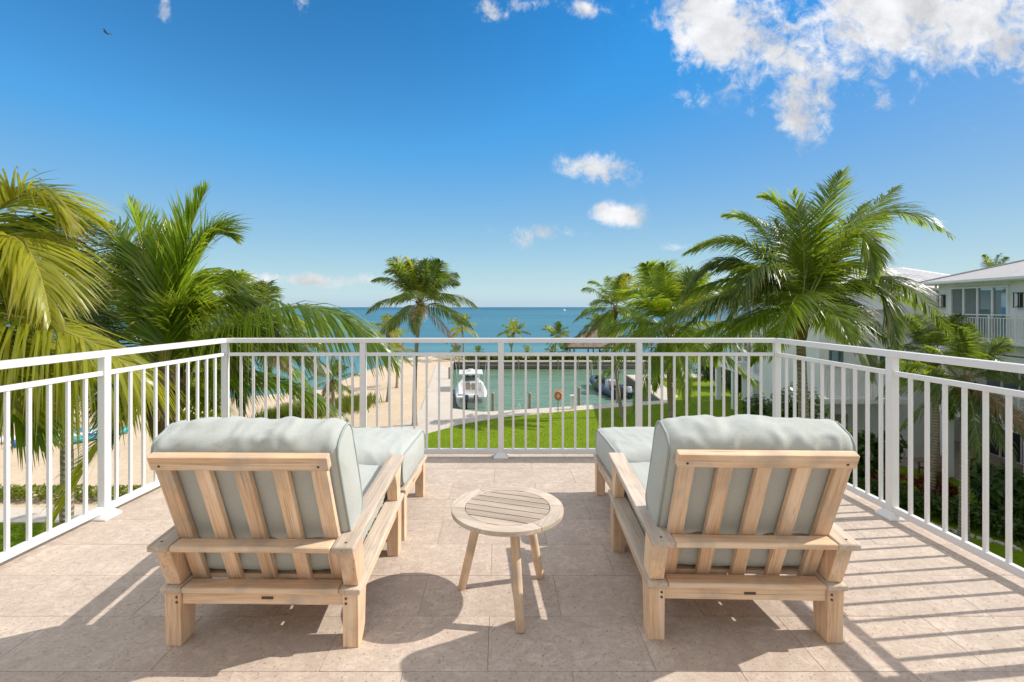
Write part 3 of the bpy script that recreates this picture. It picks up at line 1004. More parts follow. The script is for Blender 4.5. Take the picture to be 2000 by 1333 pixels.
def frond(P0, M, P2, leaf, n, seed, droop=0.7, width=0.024, segs=3, lift=0.2, t0=0.16, roll=0.0, rr=0.024, ang=0):
    rg = random.Random(seed)
    mb = MB()
    N_ = 14
    pts = [bez(P0, M, P2, i / N_) for i in range(N_ + 1)]
    mb.tube(pts, [rr * (1 - 0.86 * (i / N_) ** 0.8) for i in range(N_ + 1)], 5, 1, cap=False)
    gap = -1
    lastS = None
    for i in range(n):
        tf = i / (n - 1)
        t = t0 + (1 - t0) * tf
        T = bezd(P0, M, P2, t)
        p = bez(P0, M, P2, t)
        S = T.cross(V((0, 0, 1)))
        if S.length < 0.25:
            S = lastS or V((0, 1, 0)).cross(T)
        S.normalize()
        if lastS is not None and S.dot(lastS) < 0: S = -S
        lastS = S.copy()
        if roll:
            S = Quaternion(T, roll) @ S
        Nn = S.cross(T)
        if Nn.z < 0 and not roll: Nn = -Nn
        prof = (0.50 + 0.50 * sin(pi * min(1, (tf * 0.9 + 0.12)) ** 0.75)) * (1 - 0.55 * max(0, tf - 0.7) / 0.3)
        for sd_ in (-1, 1):
            if rg.random() < 0.07 or noise.noise(V((i * 0.16, seed * 1.7, sd_))) > 0.50: continue
            a = R(min(76, 28 + ang + 34 * tf * (1 - ang / 60)) + rg.uniform(-7, 7))
            d = S * sd_ * cos(a) + T * sin(a) + Nn * (lift + rg.uniform(-0.16, 0.22))
            d.normalize()
            L = leaf * prof * rg.uniform(0.72, 1.12)
            dr = droop * rg.uniform(0.75, 1.25)
            q = p + T * rg.uniform(-0.01, 0.01)
            rnd = rg.random()
            rows = [q]
            ds = [d]
            for k in range(segs):
                f = (k + 0.6) / segs
                dd = (d + V((0, 0, -1)) * dr * f * 1.5 + T * 0.1 * f)
                dd.normalize()
                ds.append(dd)
                rows.append(rows[-1] + dd * (L / segs))
            wv = [0.45] + [1.0, 0.85, 0.62, 0.4][:segs - 1] + [0]
            vs, gs = [], []
            for k, q in enumerate(rows):
                w = T - ds[k] * T.dot(ds[k])
                if w.length < 1e-3: w = Nn.copy()
                w.normalize()
                w = (w + Nn * 0.35 * sd_).normalized() * width * wv[k]
                tt = k / segs
                if k < segs:
                    vs += [q - w, q + w]
                    gs += [(tt, rnd, tf)] * 2
                else:
                    vs.append(q)
                    gs.append((tt, rnd, tf))
            fs = [(2 * k, 2 * k + 1, 2 * k + 3, 2 * k + 2) for k in range(segs - 1)]
            e = 2 * (segs - 1)
            fs.append((e, e + 1, e + 2))
            mb.add(vs, fs, 0, gs)
    return mb


SHAPES = [(80, 0.10), (68, 0.28), (52, 0.45), (36, 0.55), (20, 0.58), (4, 0.55), (-16, 0.45), (-40, 0.30)]
PROTO = {}


def proto(lod, i, mat):
    key = (lod, i, mat.name)
    if key not in PROTO:
        e, sag = SHAPES[i]
        L = 4.0
        dr = V((cos(R(e)), 0, sin(R(e))))
        tip = dr * L * 0.95 - V((0, 0, sag * L * 0.62))
        mid = dr * L * 0.53 - V((0, 0, sag * L * 0.10)) + V((0, 0.1 * ((i % 3) - 1), 0))
        n, w, sg = {0: (96, 0.023, 3), 1: (64, 0.030, 3), 2: (36, 0.055, 2)}[lod]
        mb = frond(V((0, 0, 0)), mid, tip, 1.22, n, 31 * i + lod, 0.6 + 0.09 * i, w, sg, 0.25)
        PROTO[key] = mb.mesh('frond', [mat, RACH])
    return PROTO[key]


def trunk_mesh(base, crown, r0, r1, bow, seed, parent):
    rg = random.Random(seed)
    n = 26
    pts, rad = [], []
    sidev = V((cos(seed), sin(seed), 0)) * bow
    for i in range(n + 1):
        t = i / n
        p = base.lerp(crown, t) + sidev * sin(pi * t) - base
        pts.append(p)
        rad.append((r0 * (1 + 0.5 * exp(-t * 14))) * (1 - t) + r1 * t + rg.uniform(-0.006, 0.008))
    mb = MB()
    mb.tube(pts, rad, 10)
    o = mb.build('trunk', TRUNK, parent)
    c = crown - base
    mb = MB()
    mb.tube([c - V((0, 0, 0.75)), c - V((0, 0, 0.5)), c - V((0, 0, 0.2)), c + V((0, 0, 0.15))], [r1 * 1.05, r1 * 1.6, r1 * 1.8, r1 * 0.9], 10)
    for k in range(9):
        a = rg.uniform(0, 2 * pi)
        q = c + V((cos(a) * r1 * 1.5, sin(a) * r1 * 1.5, rg.uniform(-0.6, 0)))
        mb.tube([q, q + V((cos(a) * 0.12, sin(a) * 0.12, 0.22)), q + V((cos(a) * 0.2, sin(a) * 0.2, 0.1))], [0.05, 0.035, 0.01], 5)
    mb.build('leaf_bases', FIBRE, parent)
    return o


def palm(label, base, crown, L, n, seed, lod=1, mat=None, r=0.13, bow=0.15, group='coconut palms on the resort grounds', e0=0.55, low=0.0):
    mat = mat or LEAF
    base, crown = V(base), V(crown)
    t = thing('palm_tree', label, 'palm tree', base, 0, group)
    trunk_mesh(base, crown, r, r * 0.8, bow, seed, t)
    rg = random.Random(seed * 13 + 5)
    for k in range(n):
        f = k / n
        i = min(7, int(e0 + f * (7.0 + low) + rg.uniform(-0.5, 0.7)))
        i = max(0, i)
        az = k * 2.399963 + rg.uniform(-0.3, 0.3)
        sc = L / 4.0 * rg.uniform(0.85, 1.08) * (0.8 if i == 0 else 1)
        mk = rg.choice((mat, mat, LEAF, LEAFG if k % 2 == 0 else LEAFD))
        if i >= 5 and rg.random() < 0.12: mk = LEAFB
        inst('frond', proto(lod, i, mk), t, crown - base, (rg.uniform(-0.4, 0.4), rg.uniform(-0.2, 0.2), az), sc)
    return t


def palm_px(label, base_px, Y, crown_px, L, n, seed, **kw):
    X = (base_px - CX) / F * Y
    c = at(crown_px[0], crown_px[1], Y)
    return palm(label, (X, Y, GZ), c, L, n, seed, **kw)


def custom_palm(label, base, crown, specs, extra, L, seed, mat, r=0.14, lod=0, leaf=1.3, segs=4, n=140, w=0.0195):
    base, crown = V(base), V(crown)
    t = thing('palm_tree', label, 'palm tree', base, 0, 'coconut palms on the resort grounds')
    trunk_mesh(base, crown, r, r * 0.85, 0.1, seed, t)
    for k, sp in enumerate(specs):
        m, tp, m2 = sp[0], sp[1], (sp[3] if len(sp) > 3 and sp[3] else mat)
        dr = sp[2]
        M = at(m[0], m[1], crown.y + m[2]) - crown
        P2 = at(tp[0], tp[1], crown.y + tp[2]) - crown
        lf = sp[4] if len(sp) > 4 else leaf
        rl = sp[5] if len(sp) > 5 else 0.0
        mb = frond(V((0, 0, 0)), M, P2, lf, n, seed * 100 + k, dr, w, segs, 0.2, roll=rl, ang=sp[6] if len(sp) > 6 else 0)
        mb.build('frond', [m2, RACH], t, crown - base)
    rg = random.Random(seed)
    for (az, i, sc) in extra:
        inst('frond', proto(lod, i, mat), t, crown - base, (rg.uniform(-0.15, 0.15), 0, R(az)), sc * L / 4)
    return t


# big palm right of the terrace
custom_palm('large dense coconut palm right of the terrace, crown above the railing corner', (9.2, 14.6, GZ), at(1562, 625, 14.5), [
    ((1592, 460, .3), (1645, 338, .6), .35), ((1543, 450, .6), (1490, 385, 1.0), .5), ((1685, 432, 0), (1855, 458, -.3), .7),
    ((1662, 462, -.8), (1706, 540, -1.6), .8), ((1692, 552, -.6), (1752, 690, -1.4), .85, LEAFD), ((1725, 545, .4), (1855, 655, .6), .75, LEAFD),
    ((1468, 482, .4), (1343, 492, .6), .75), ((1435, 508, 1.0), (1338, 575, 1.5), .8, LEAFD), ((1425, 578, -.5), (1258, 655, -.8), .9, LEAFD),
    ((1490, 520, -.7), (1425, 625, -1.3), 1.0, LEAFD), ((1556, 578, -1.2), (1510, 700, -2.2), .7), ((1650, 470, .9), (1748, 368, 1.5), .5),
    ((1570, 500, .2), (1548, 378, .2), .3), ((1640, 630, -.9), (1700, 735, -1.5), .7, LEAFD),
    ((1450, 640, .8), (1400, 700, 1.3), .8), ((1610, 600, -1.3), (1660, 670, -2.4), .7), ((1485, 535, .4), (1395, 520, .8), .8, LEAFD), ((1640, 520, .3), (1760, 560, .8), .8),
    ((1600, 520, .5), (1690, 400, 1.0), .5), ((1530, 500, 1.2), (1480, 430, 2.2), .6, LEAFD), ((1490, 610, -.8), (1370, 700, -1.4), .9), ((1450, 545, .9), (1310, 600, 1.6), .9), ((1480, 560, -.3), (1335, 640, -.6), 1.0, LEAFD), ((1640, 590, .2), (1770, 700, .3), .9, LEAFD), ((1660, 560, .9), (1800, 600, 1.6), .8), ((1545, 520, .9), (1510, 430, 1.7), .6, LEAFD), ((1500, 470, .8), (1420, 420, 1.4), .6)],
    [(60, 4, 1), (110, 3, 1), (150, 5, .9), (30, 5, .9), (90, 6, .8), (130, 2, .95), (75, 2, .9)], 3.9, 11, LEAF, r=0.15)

# left palms, close to the rail
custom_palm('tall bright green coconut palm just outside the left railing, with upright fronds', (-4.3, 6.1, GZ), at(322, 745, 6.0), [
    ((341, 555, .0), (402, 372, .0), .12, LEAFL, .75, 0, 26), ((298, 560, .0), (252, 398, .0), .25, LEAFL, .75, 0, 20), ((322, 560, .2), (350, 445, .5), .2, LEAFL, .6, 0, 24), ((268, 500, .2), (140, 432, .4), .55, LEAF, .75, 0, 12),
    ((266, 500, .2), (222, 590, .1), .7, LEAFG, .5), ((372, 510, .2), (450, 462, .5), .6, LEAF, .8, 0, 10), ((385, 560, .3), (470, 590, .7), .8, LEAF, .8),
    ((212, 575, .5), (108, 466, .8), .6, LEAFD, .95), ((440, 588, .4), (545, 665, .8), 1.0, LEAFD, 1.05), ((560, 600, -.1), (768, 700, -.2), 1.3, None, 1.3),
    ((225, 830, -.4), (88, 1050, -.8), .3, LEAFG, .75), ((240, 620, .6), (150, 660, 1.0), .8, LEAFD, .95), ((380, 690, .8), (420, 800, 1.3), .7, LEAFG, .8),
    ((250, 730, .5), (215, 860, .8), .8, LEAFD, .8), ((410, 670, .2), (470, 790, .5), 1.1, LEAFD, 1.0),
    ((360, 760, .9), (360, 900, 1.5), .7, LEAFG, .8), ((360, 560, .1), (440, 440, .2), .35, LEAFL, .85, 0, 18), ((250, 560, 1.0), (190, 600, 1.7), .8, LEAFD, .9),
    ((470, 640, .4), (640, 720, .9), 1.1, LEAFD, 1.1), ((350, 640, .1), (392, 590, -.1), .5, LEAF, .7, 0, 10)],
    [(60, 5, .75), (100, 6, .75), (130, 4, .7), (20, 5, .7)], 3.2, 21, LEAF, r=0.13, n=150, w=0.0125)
custom_palm('golden green coconut palm at the far left, its drooping fronds overlapping the railing', (-5.6, 4.7, GZ), at(-150, 600, 4.7), [
    ((20, 392, .1), (138, 440, .2), .8, LEAFG, .95), ((10, 460, -.1), (98, 625, -.3), .8, None, .95), ((95, 636, -.2), (285, 745, -.2), 1.5, None, 1.35),
    ((-10, 560, .4), (130, 560, .8), .8, LEAF, 1.0), ((-10, 700, .1), (90, 850, .2), 1.0, LEAF, 1.0), ((0, 490, .8), (150, 520, 1.4), .7, LEAFD, 1.0),
    ((-60, 690, -.3), (20, 800, -.5), .9, LEAFG, 1.0), ((30, 600, .7), (190, 640, 1.2), .9, LEAFD, 1.1), ((-30, 420, .5), (95, 402, .9), .6, LEAF, .9),
    ((10, 650, .3), (150, 700, .5), 1.3, LEAFG, 1.2), ((-20, 520, .2), (60, 600, .2), .9, LEAFG, .9), ((20, 440, .9), (130, 470, 1.5), .7, LEAFD, 1.0)],
    [(200, 3, .8), (240, 4, .8), (280, 5, .8)], 3.4, 31, LEAFG, r=0.13, n=150, w=0.0130)
palm_px('shaded dark green palm standing behind the two front palms at the far left', 110, 10.0, (125, 690), 2.7, 18, 33, lod=0, mat=LEAFD, r=0.13, low=0.4)

palm_px('slender palm trunk with dark fronds behind the left end of the front railing', 480, 17.5, (482, 655), 3.0, 24, 41, lod=0, mat=LEAFD)
palm_px('tall coconut palm standing on the sand left of the white boat', 810, 32.7, (821, 592), 4.2, 30, 42, lod=0, mat=LEAFD, r=0.15, bow=0.25, e0=-0.2)
palm_px('short palm in the beach grass with its crown below the railing', 650, 33, (649, 745), 2.3, 16, 43, lod=1)
palm_px('yellowish young palm on the beach left of the tall sand palm', 757, 41, (758, 650), 2.2, 14, 44, lod=1, mat=LEAFG)
palm_px('small bushy palm by the shore below the yellowish young palm', 775, 48, (772, 688), 2.4, 14, 45, lod=1, mat=LEAFG)
palm_px('leaning coconut palm on the lawn edge by the dark boat, thin trunk', 1216, 34.9, (1202, 602), 3.3, 26, 46, lod=0, mat=LEAF, r=0.12, bow=0.4)
palm_px('stout coconut palm with yellow drooping frond between the lawn palm and the large palm', 1327, 22, (1308, 642), 4.0, 34, 47, lod=0, mat=LEAF, r=0.16)
palm_px('low coconut palm before the neighbouring white house, right of the large palm', 1882, 16.4, (1884, 742), 2.5, 24, 48, lod=0, mat=LEAFD, r=0.14, low=1.6)
palm_px('pale trunked palm by the ground floor columns of the white house', 1816, 20.0, (1822, 690), 2.4, 20, 49, lod=0, mat=LEAFD, r=0.13)
palm_px('distant palm top rising above the white house roof', 1942, 46, (1942, 534), 2.5, 14, 50, lod=1, mat=LEAFD)
palm_px('small wind blown palm at the left end of the jetty', 905, 72.5, (902, 640), 3.0, 18, 51, lod=2, mat=LEAFG, r=0.14)
palm_px('small green palm near the middle of the jetty', 998, 76, (1003, 650), 3.1, 18, 52, lod=2, r=0.14)
palm_px('small spreading palm left of the thatched hut on the jetty', 1085, 77, (1088, 658), 3.2, 18, 53, lod=2, mat=LEAFD, r=0.14)
palm_px('dark palm directly behind the thatched hut', 1172, 80, (1172, 638), 3.4, 18, 54, lod=2, mat=LEAFD, r=0.14)
for k, (px, py, Y, wide) in enumerate(((890, 690, 74, 'left of the small wind blown palm'), (935, 690, 75, 'right of the small wind blown palm'), (1030, 690, 75, 'right of the small green palm'), (1078, 688, 75, 'under the spreading palm'), (1107, 690, 75, 'nearest the thatched hut'))):
    palm_px('knee high stemless palm on the jetty, ' + wide, px, Y, (px, py - 2), 1.5, 14, 60 + k, lod=2, mat=LEAF if k % 2 else LEAFD, r=0.10, bow=0, group='stemless palms on the jetty')


# ------------------------------------------------------------------ shrubs and hedges
def leaf_cloud(mb, c, rad, n, size, rg, mi=0, upb=0.25, lumps=7):
    cs = [V((rg.uniform(-.6, .6) * rad[0], rg.uniform(-.6, .6) * rad[1], rg.uniform(-.5, .6) * rad[2])) for _ in range(lumps)]
    for _ in range(n):
        q = rg.choice(cs)
        d = V((rg.gauss(0, 1), rg.gauss(0, 1), rg.gauss(0, 1))).normalized()
        rr = rg.uniform(0.55, 1.0) * 0.55
        p = V(c) + q + V((d.x * rad[0], d.y * rad[1], d.z * rad[2])) * rr
        nrm = (d + V((rg.uniform(-.6, .6), rg.uniform(-.6, .6), rg.uniform(-.2, .8)))).normalized()
        a = nrm.orthogonal().normalized()
        a = Quaternion(nrm, rg.uniform(0, 6.28)) @ a
        b = nrm.cross(a)
        s = size * rg.uniform(0.6, 1.25)
        rnd = rg.random()
        mb.add([p - a * s, p + b * s * 0.42, p + a * s, p - b * s * 0.42], [(0, 1, 2, 3)], mi, [(0.3, rnd, 0)] * 4)


def shrub(label, c, rad, n, size, seed, mat=None, cat='shrub', name='shrub', lumps=7, group=None):
    rg = random.Random(seed)
    c = V(c)
    t = thing(name, label, cat, c, 0, group)
    mb = MB()
    leaf_cloud(mb, (0, 0, rad[2] * 0.85), rad, n, size, rg, lumps=lumps)
    mb.build('foliage', mat or BUSH, t)
    mb = MB()
    for k in range(5):
        a = rg.uniform(0, 6.28)
        mb.tube([(0, 0, -0.02), (cos(a) * rad[0] * .2, sin(a) * rad[1] * .2, rad[2] * .5), (cos(a) * rad[0] * .45, sin(a) * rad[1] * .45, rad[2] * 1.0)], [.05, .035, .012], 5)
    mb.build('stem', FIBRE, t)
    return t


shrub('broad leaved green shrub by the channel, right of the far lawn', (22.3, 47.5, GZ), (2.6, 2.2, 2.0), 2600, 0.20, 1)
shrub('yellow green shrub top rising above the broad shrub by the channel', (22.6, 53, GZ), (2.4, 1.6, 2.6), 1600, 0.2, 2, BUSHY)
shrub('spiky dark shrub beside the far columns of the white house', (21.5, 42.5, GZ), (1.3, 1.3, 2.4), 1500, 0.25, 3)
shrub('dark shrub at the foot of the far house columns', (17.0, 31.5, GZ), (1.0, 2.2, 0.9), 1300, 0.14, 4)
shrub('round shrub under the far house balcony', (16.6, 28.2, GZ), (1.2, 1.6, 1.3), 1300, 0.15, 5)
shrub('dark green shrub before the white wing wall', (15.6, 23.6, GZ), (1.6, 1.0, 1.5), 1600, 0.14, 6)
shrub('yellow green ground shrub at the corner of the white wing', (17.2, 23.2, GZ), (0.9, 0.8, 0.7), 800, 0.12, 7, BUSHY)
shrub('tall dark shrub against the white wing, left of its window', (14.9, 24.6, GZ), (1.3, 0.9, 2.2), 1900, 0.16, 10)
shrub('wide dark shrub in the shade between the wing and the far columns', (15.6, 27.0, GZ), (1.5, 1.7, 1.6), 1900, 0.15, 11)
shrub('big leaved dark plant behind the second railing post on the right', (16.6, 21.8, GZ), (1.2, 0.9, 1.5), 1500, 0.20, 12)
shrub('shaded fan shaped shrub at the far right end of the hedge', (18.6, 17.6, GZ), (1.2, 1.2, 1.3), 1500, 0.20, 13)
shrub('red leaved shrub left of the pale trunked palm', (16.4, 20.6, GZ), (0.8, 0.7, 0.7), 800, 0.12, 8, BUSHR)
shrub('red leaved shrub right of the pale trunked palm', (17.9, 20.2, GZ), (0.8, 0.7, 0.6), 700, 0.12, 9, BUSHR)


def hedge(label, p0, p1, hgt, dep, n, size, seed, mat):
    rg = random.Random(seed)
    p0, p1 = V(p0), V(p1)
    mb = MB()
    for _ in range(n):
        t = rg.random()
        h = hgt * (0.85 + 0.3 * noise.noise(V((t * 9, seed, 0))))
        q = (p1 - p0) * t + V((rg.uniform(-dep, dep), rg.uniform(-dep, dep), h * sqrt(rg.uniform(0.02, 1))))
        nrm = V((rg.uniform(-1, 1), rg.uniform(-1, 1), rg.uniform(0.1, 1))).normalized()
        a = Quaternion(nrm, rg.uniform(0, 6.28)) @ nrm.orthogonal().normalized()
        b = nrm.cross(a)
        s = size * rg.uniform(0.6, 1.3)
        rnd = rg.random()
        mb.add([q - a * s, q + b * s * .45, q + a * s, q - b * s * .45], [(0, 1, 2, 3)], 0, [(0.3, rnd, 0)] * 4)
    t = thing('hedge', label, 'hedge', p0)
    mb.build('foliage', mat, t)
    mb = MB()
    for k in range(14):
        q = (p1 - p0) * ((k + .5) / 14)
        mb.tube([q, q + V((0, 0, hgt * .7))], [.03, .015], 5)
    mb.build('stem', FIBRE, t)
    return t


hedge('low yellow green hedge along the garden path at the edge of the sand', (-31, 20.2, GZ), (-13.6, 20.2, GZ), 0.55, 0.45, 5200, 0.10, 1, BUSHY)
hedge('dark green hedge along the shaded front of the white house', (15.2, 20.3, GZ), (19.0, 15.0, GZ), 0.95, 0.55, 5200, 0.10, 2, BUSH)
hedge('pale sea oats hedge behind the jetty seawall', (-5.0, 73.2, GZ), (26, 73.4, GZ), 0.75, 0.9, 5200, 0.20, 3, BUSH)
rg = random.Random(5)
gr = MB()
for _ in range(5200):
    t = rg.random()
    x = -16.5 + 5.5 * t + rg.gauss(0, .5)
    y = 34.0 + 5.5 * t + rg.gauss(0, 1.1)
    h = rg.uniform(0.5, 1.0)
    a = rg.uniform(0, 6.28)
    le = V((rg.gauss(0, .22), rg.gauss(0, .22), h))
    p = V((x, y, GZ))
    d = V((cos(a), sin(a), 0)) * 0.03
    m_ = p + le * .55 + V((0, 0, .08))
    rnd = rg.random()
    gr.add([p - d, p + d, m_ + d * .7, m_ - d * .7, p + le], [(0, 1, 2, 3), (3, 2, 4)], 0, [(0, rnd, 0)] * 4 + [(.8, rnd, 0)])
tag(gr.build('beach_grass', make_leaf('beach_grass', (0.10, 0.14, 0.012), (0.24, 0.28, 0.03), (0.22, 0.26, 0.02), 0.3)), 'clump of tall green beach grass on the sand', 'grass', kind='stuff')
# border stones before the shaded hedge
st = MB()
rg = random.Random(8)
for k in range(90):
    t = k / 89
    p = V((14.6, 19.6, GZ + .05)).lerp(V((18.2, 14.4, GZ + .05)), t) + V((rg.uniform(-.10, .10), rg.uniform(-.10, .10), 0))
    bm = bmesh.new()
    bmesh.ops.create_icosphere(bm, subdivisions=1, radius=rg.uniform(.05, .13))
    for v_ in bm.verts:
        v_.co *= 1 + 0.35 * noise.noise(v_.co * 12 + V((k * 3, 0, 0)))
        v_.co.z *= 0.65
    st.addbm(bm, Matrix.Translation(p))
tag(st.build('border_stones', ROCK), 'row of small pale stones edging the shaded hedge', 'stones', kind='stuff')

# ------------------------------------------------------------------ neighbouring white house
FX = V((-0.124, -0.992, 0)).normalized()


def place_bldg(name, label, origin, rz):
    return thing(name, label, 'house', origin, rz)


def balcony_rail(parent, x0, x1, y, z, n=None):
    mb = MB()
    mb.beam((x0, y, z + 1.05), (x1, y, z + 1.05), .05, .045, (0, 1, 0))
    mb.beam((x0, y, z + .92), (x1, y, z + .92), .03, .03, (0, 1, 0))
    mb.beam((x0, y, z + .06), (x1, y, z + .06), .03, .035, (0, 1, 0))
    r = mb.build('balcony_railing', WHITE, parent)
    L = x1 - x0
    n = n or max(4, int(L / 0.13))
    for i in range(n + 1):
        big = i % 9 == 0
        inst('post' if big else 'baluster', NB[1] if big else NB[0], r, (x0 + L * i / n, y, z))


b1 = MB(); b1.box((0, 0, .49), (.022, .022, .84)); b2 = MB(); b2.box((0, 0, .515), (.055, .055, 1.03))
NB = (b1.mesh('baluster', [WHITE]), b2.mesh('post', [WHITE]))


def window(parent, c, w, h, face, mull=1, name='window', pane=None):
    """window on plane y=face facing -y (local)"""
    mb = MB()
    fw = .07
    x0, x1, z0, z1 = c[0] - w / 2, c[0] + w / 2, c[1] - h / 2, c[1] + h / 2
    for a, b in (((x0, z0), (x0 + fw, z1)), ((x1 - fw, z0), (x1, z1))):
        mb.box(((a[0] + b[0]) / 2, face - .03, (a[1] + b[1]) / 2), (fw, .10, b[1] - a[1]))
    mb.box((c[0], face - .028, z1 - fw / 2), (w - 2 * fw, .096, fw))
    mb.box((c[0], face - .028, z0 + fw / 2), (w - 2 * fw, .096, fw))
    for k in range(1, mull):
        mb.box((x0 + w * k / mull, face - .026, c[1]), (fw * 1.2, .09, h - 2 * fw))
    o = mb.build(name, WHITE, parent)
    iw = w / mull
    for k in range(mull):
        mb = MB()
        mb.box((x0 + iw * (k + .5), face - .012, c[1]), (iw - fw * 1.1, .01, h - 2 * fw))
        m = GLASS if not pane else pane[k]
        mb.build('pane', m, o)
    return o


# ---- block A: end pavilion with roof terrace doors
OA = V((20.95, 23.1, GZ))
hA = place_bldg('white_house', 'three storey white house on the right with shingled hip roof and balcony doors', OA, math.atan2(FX.y, FX.x))
T3 = 6.7          # third floor level above ground
mb = MB()
mb.box((6.5, 5.0, T3 + 1.25 - .3), (13, 10, 3.1))                       # third floor body, z 4.85+... to 9.2
wl = mb.build('wall', SIDING, hA)
mb = MB(); mb.box((6.5, 0.22, 5.86), (13.06, .5, 0.36)); mb.build('beam', PAINTW, hA)
mb = MB(); mb.box((6.5, 5.0, 3.2), (13, 10.0, .32)); mb.build('floor_slab', PAINTW, hA)
mb = MB(); mb.box((6.5, 7.2, 4.72), (13, 5.5, 2.74)); mb.build('wall', SIDING, hA)
mb = MB(); mb.box((6.5, 7.4, 1.52), (13, 5.0, 3.03)); mb.build('wall', SIDING, hA)
mb = MB(); mb.box((-5.0, 5.4, 4.6), (9.98, .3, 9.0)); mb.build('link_wall', SIDING, hA)
window(hA, (-2.6, 1.3), 3.6, 2.5, 5.25, 3, 'sliding_door', [INT, INT, INT])
window(hA, (-2.6, 4.6), 3.0, 2.1, 5.25, 3, 'sliding_door')
for x in (0.2, 4.4, 8.6, 12.7):
    mb = MB(); mb.box((x, .22, 1.52), (.36, .36, 3.05), bev=.01); mb.build('column', PAINTW, hA)
    mb = MB(); mb.box((x, .22, 4.52), (.30, .30, 2.32), bev=.01); mb.build('column', PAINTW, hA)
balcony_rail(hA, 0.4, 4.2, .12, 3.37)
balcony_rail(hA, 4.6, 8.4, .12, 3.37)
window(hA, (2.0, 4.55), 3.2, 2.1, 4.44, 4, 'sliding_door')
window(hA, (7.5, 1.25), 4.5, 2.3, 4.88, 4, 'sliding_door', [INT, INT, INT, INT])
window(hA, (2.4, 1.25), 4.0, 2.3, 4.88, 3, 'sliding_door', [INT, INT, INT])
window(hA, (8.0, 4.55), 3.2, 2.1, 4.44, 4, 'sliding_door')
# third floor doors, lanterns and railing
window(hA, (2.25, T3 + 1.10), 2.9, 2.25, -.02 + 0.01, 4, 'sliding_door', [CURT, CURT, GLASS, GLASS])
mb = MB(); mb.box((2.25, -.05, T3 + 2.33), (3.15, .14, .10)); mb.build('door_head', PAINTW, hA)
for x in (0.32, 4.15):
    mb = MB()
    for sx in (-1, 1):
        for sy in (-.16, -.02):
            mb.box((x + sx * .10, sy, T3 + 1.62), (.025, .025, .56))
    for z in (T3 + 1.34, T3 + 1.90):
        mb.box((x, -.09, z), (.25, .20, .03))
    mb.box((x + .04, -.015, T3 + 1.62), (.12, .03, .5))
    o = mb.build('wall_lantern', BLACKM, hA)
    mb = MB(); mb.box((x - .03, -.09, T3 + 1.62), (.09, .09, .46)); mb.build('lamp_glass', GEL, o)
mb = MB(); mb.box((3.7, -.17, T3 - .10), (6.8, .36, .14)); mb.build('balcony_slab', PAINTW, hA)
balcony_rail(hA, 0.75, 7.2, -.30, T3 - .03)
# hip roof
EZ = T3 + 2.52
mb = MB()
e = .55
rp = [(-e, -e, EZ), (13 + e, -e, EZ), (13 + e, 10 + e, EZ), (-e, 10 + e, EZ)]
hz = EZ + (5 + e) * 0.33
top = [(5, 5, hz), (8, 5, hz)]
lo = [(x, y, z - .14) for x, y, z in rp]
mb.add(rp + top, [(0, 1, 5, 4), (1, 2, 5), (2, 3, 4, 5), (3, 0, 4)])
mb.add(rp + lo, [(0, 4, 5, 1), (1, 5, 6, 2), (2, 6, 7, 3), (3, 7, 4, 0), (4, 7, 6, 5)], 1)
rf = mb.build('roof', [ROOFS, PAINTW], hA)
mb = MB(); mb.beam((-e, -e - .06, EZ - .05), (13 + e, -e - .06, EZ - .05), .10, .10, (0, 1, 0)); mb.build('gutter', GEL, rf)
for a, b in ((rp[0], top[0]), (rp[3], top[0])):
    mb = MB(); mb.beam(V(a) + V((0, 0, .02)), V(b) + V((0, 0, .02)), .16, .05, (1, -1, 0)); mb.build('ridge_cap', ROOFS, rf)

for x in (-.03, 13.03):
    mb = MB(); mb.tube([(x, -.10, EZ - .1), (x, -.10, .1)], .045, 8); mb.build('downpipe', GEL, hA)
# ---- block B: wing facing the camera with standing seam roof
hB = place_bldg('white_wing', 'white wing of the neighbouring house with bright standing seam metal roof', V((17.4, 25.4, GZ)), 0)
mb = MB(); mb.box((2.6, 3.0, 4.45), (6.2, 5.6, 8.9)); mb.build('wall', SIDING, hB)
window(hB, (0.35, 5.35), 0.95, 0.95, 0.2, 1)
window(hB, (2.6, 5.2), 1.1, 1.2, 0.2, 2)
window(hB, (0.55, 1.3), 1.0, 2.3, 0.2, 1, 'door', [PATIO])
mb = MB(); mb.box((1.5, -.2, 3.2), (4.5, .9, .24)); mb.build('balcony_slab', PAINTW, hB)
balcony_rail(hB, -.6, 3.7, -.55, 3.32)
mb = MB(); mb.box((2.0, .0, 7.95), (4.0, .4, .08)); mb.build('string_course', PAINTW, hB)
ez = 9.27
ra, rb_ = V((-1.0, -.25, ez)), V((9, -.25, ez))
rc_, rd_ = V((9, 6.2, ez + 1.35)), V((1.3, 6.2, ez + 1.35))
mb = MB()
pts = [ra, rb_, rc_, rd_]
low = [p - V((0, 0, .12)) for p in pts]
mb.add(pts + low, [(0, 1, 2, 3), (0, 4, 5, 1), (1, 5, 6, 2), (2, 6, 7, 3), (3, 7, 4, 0), (4, 7, 6, 5)])
rf = mb.build('roof', ROOFM, hB)
for k in range(22):
    x = -.9 + k * .44
    a = V((x, -.25, ez + .02))
    xt = max(x, 0)
    tt = min(1.0, (x + 1.0) / 2.3)
    b = V((x, -.25 + 6.45 * tt, ez + 1.35 * tt + .02))
    if (b - a).length > .3:
        mb = MB(); mb.beam(a, b, .03, .05, (1, 0, 0)); mb.build('roof_seam', ROOFM, rf)
mb = MB(); mb.beam((-1.0, -.32, ez - .06), (9, -.32, ez - .06), .10, .10, (0, 1, 0)); mb.build('gutter', GEL, rf)

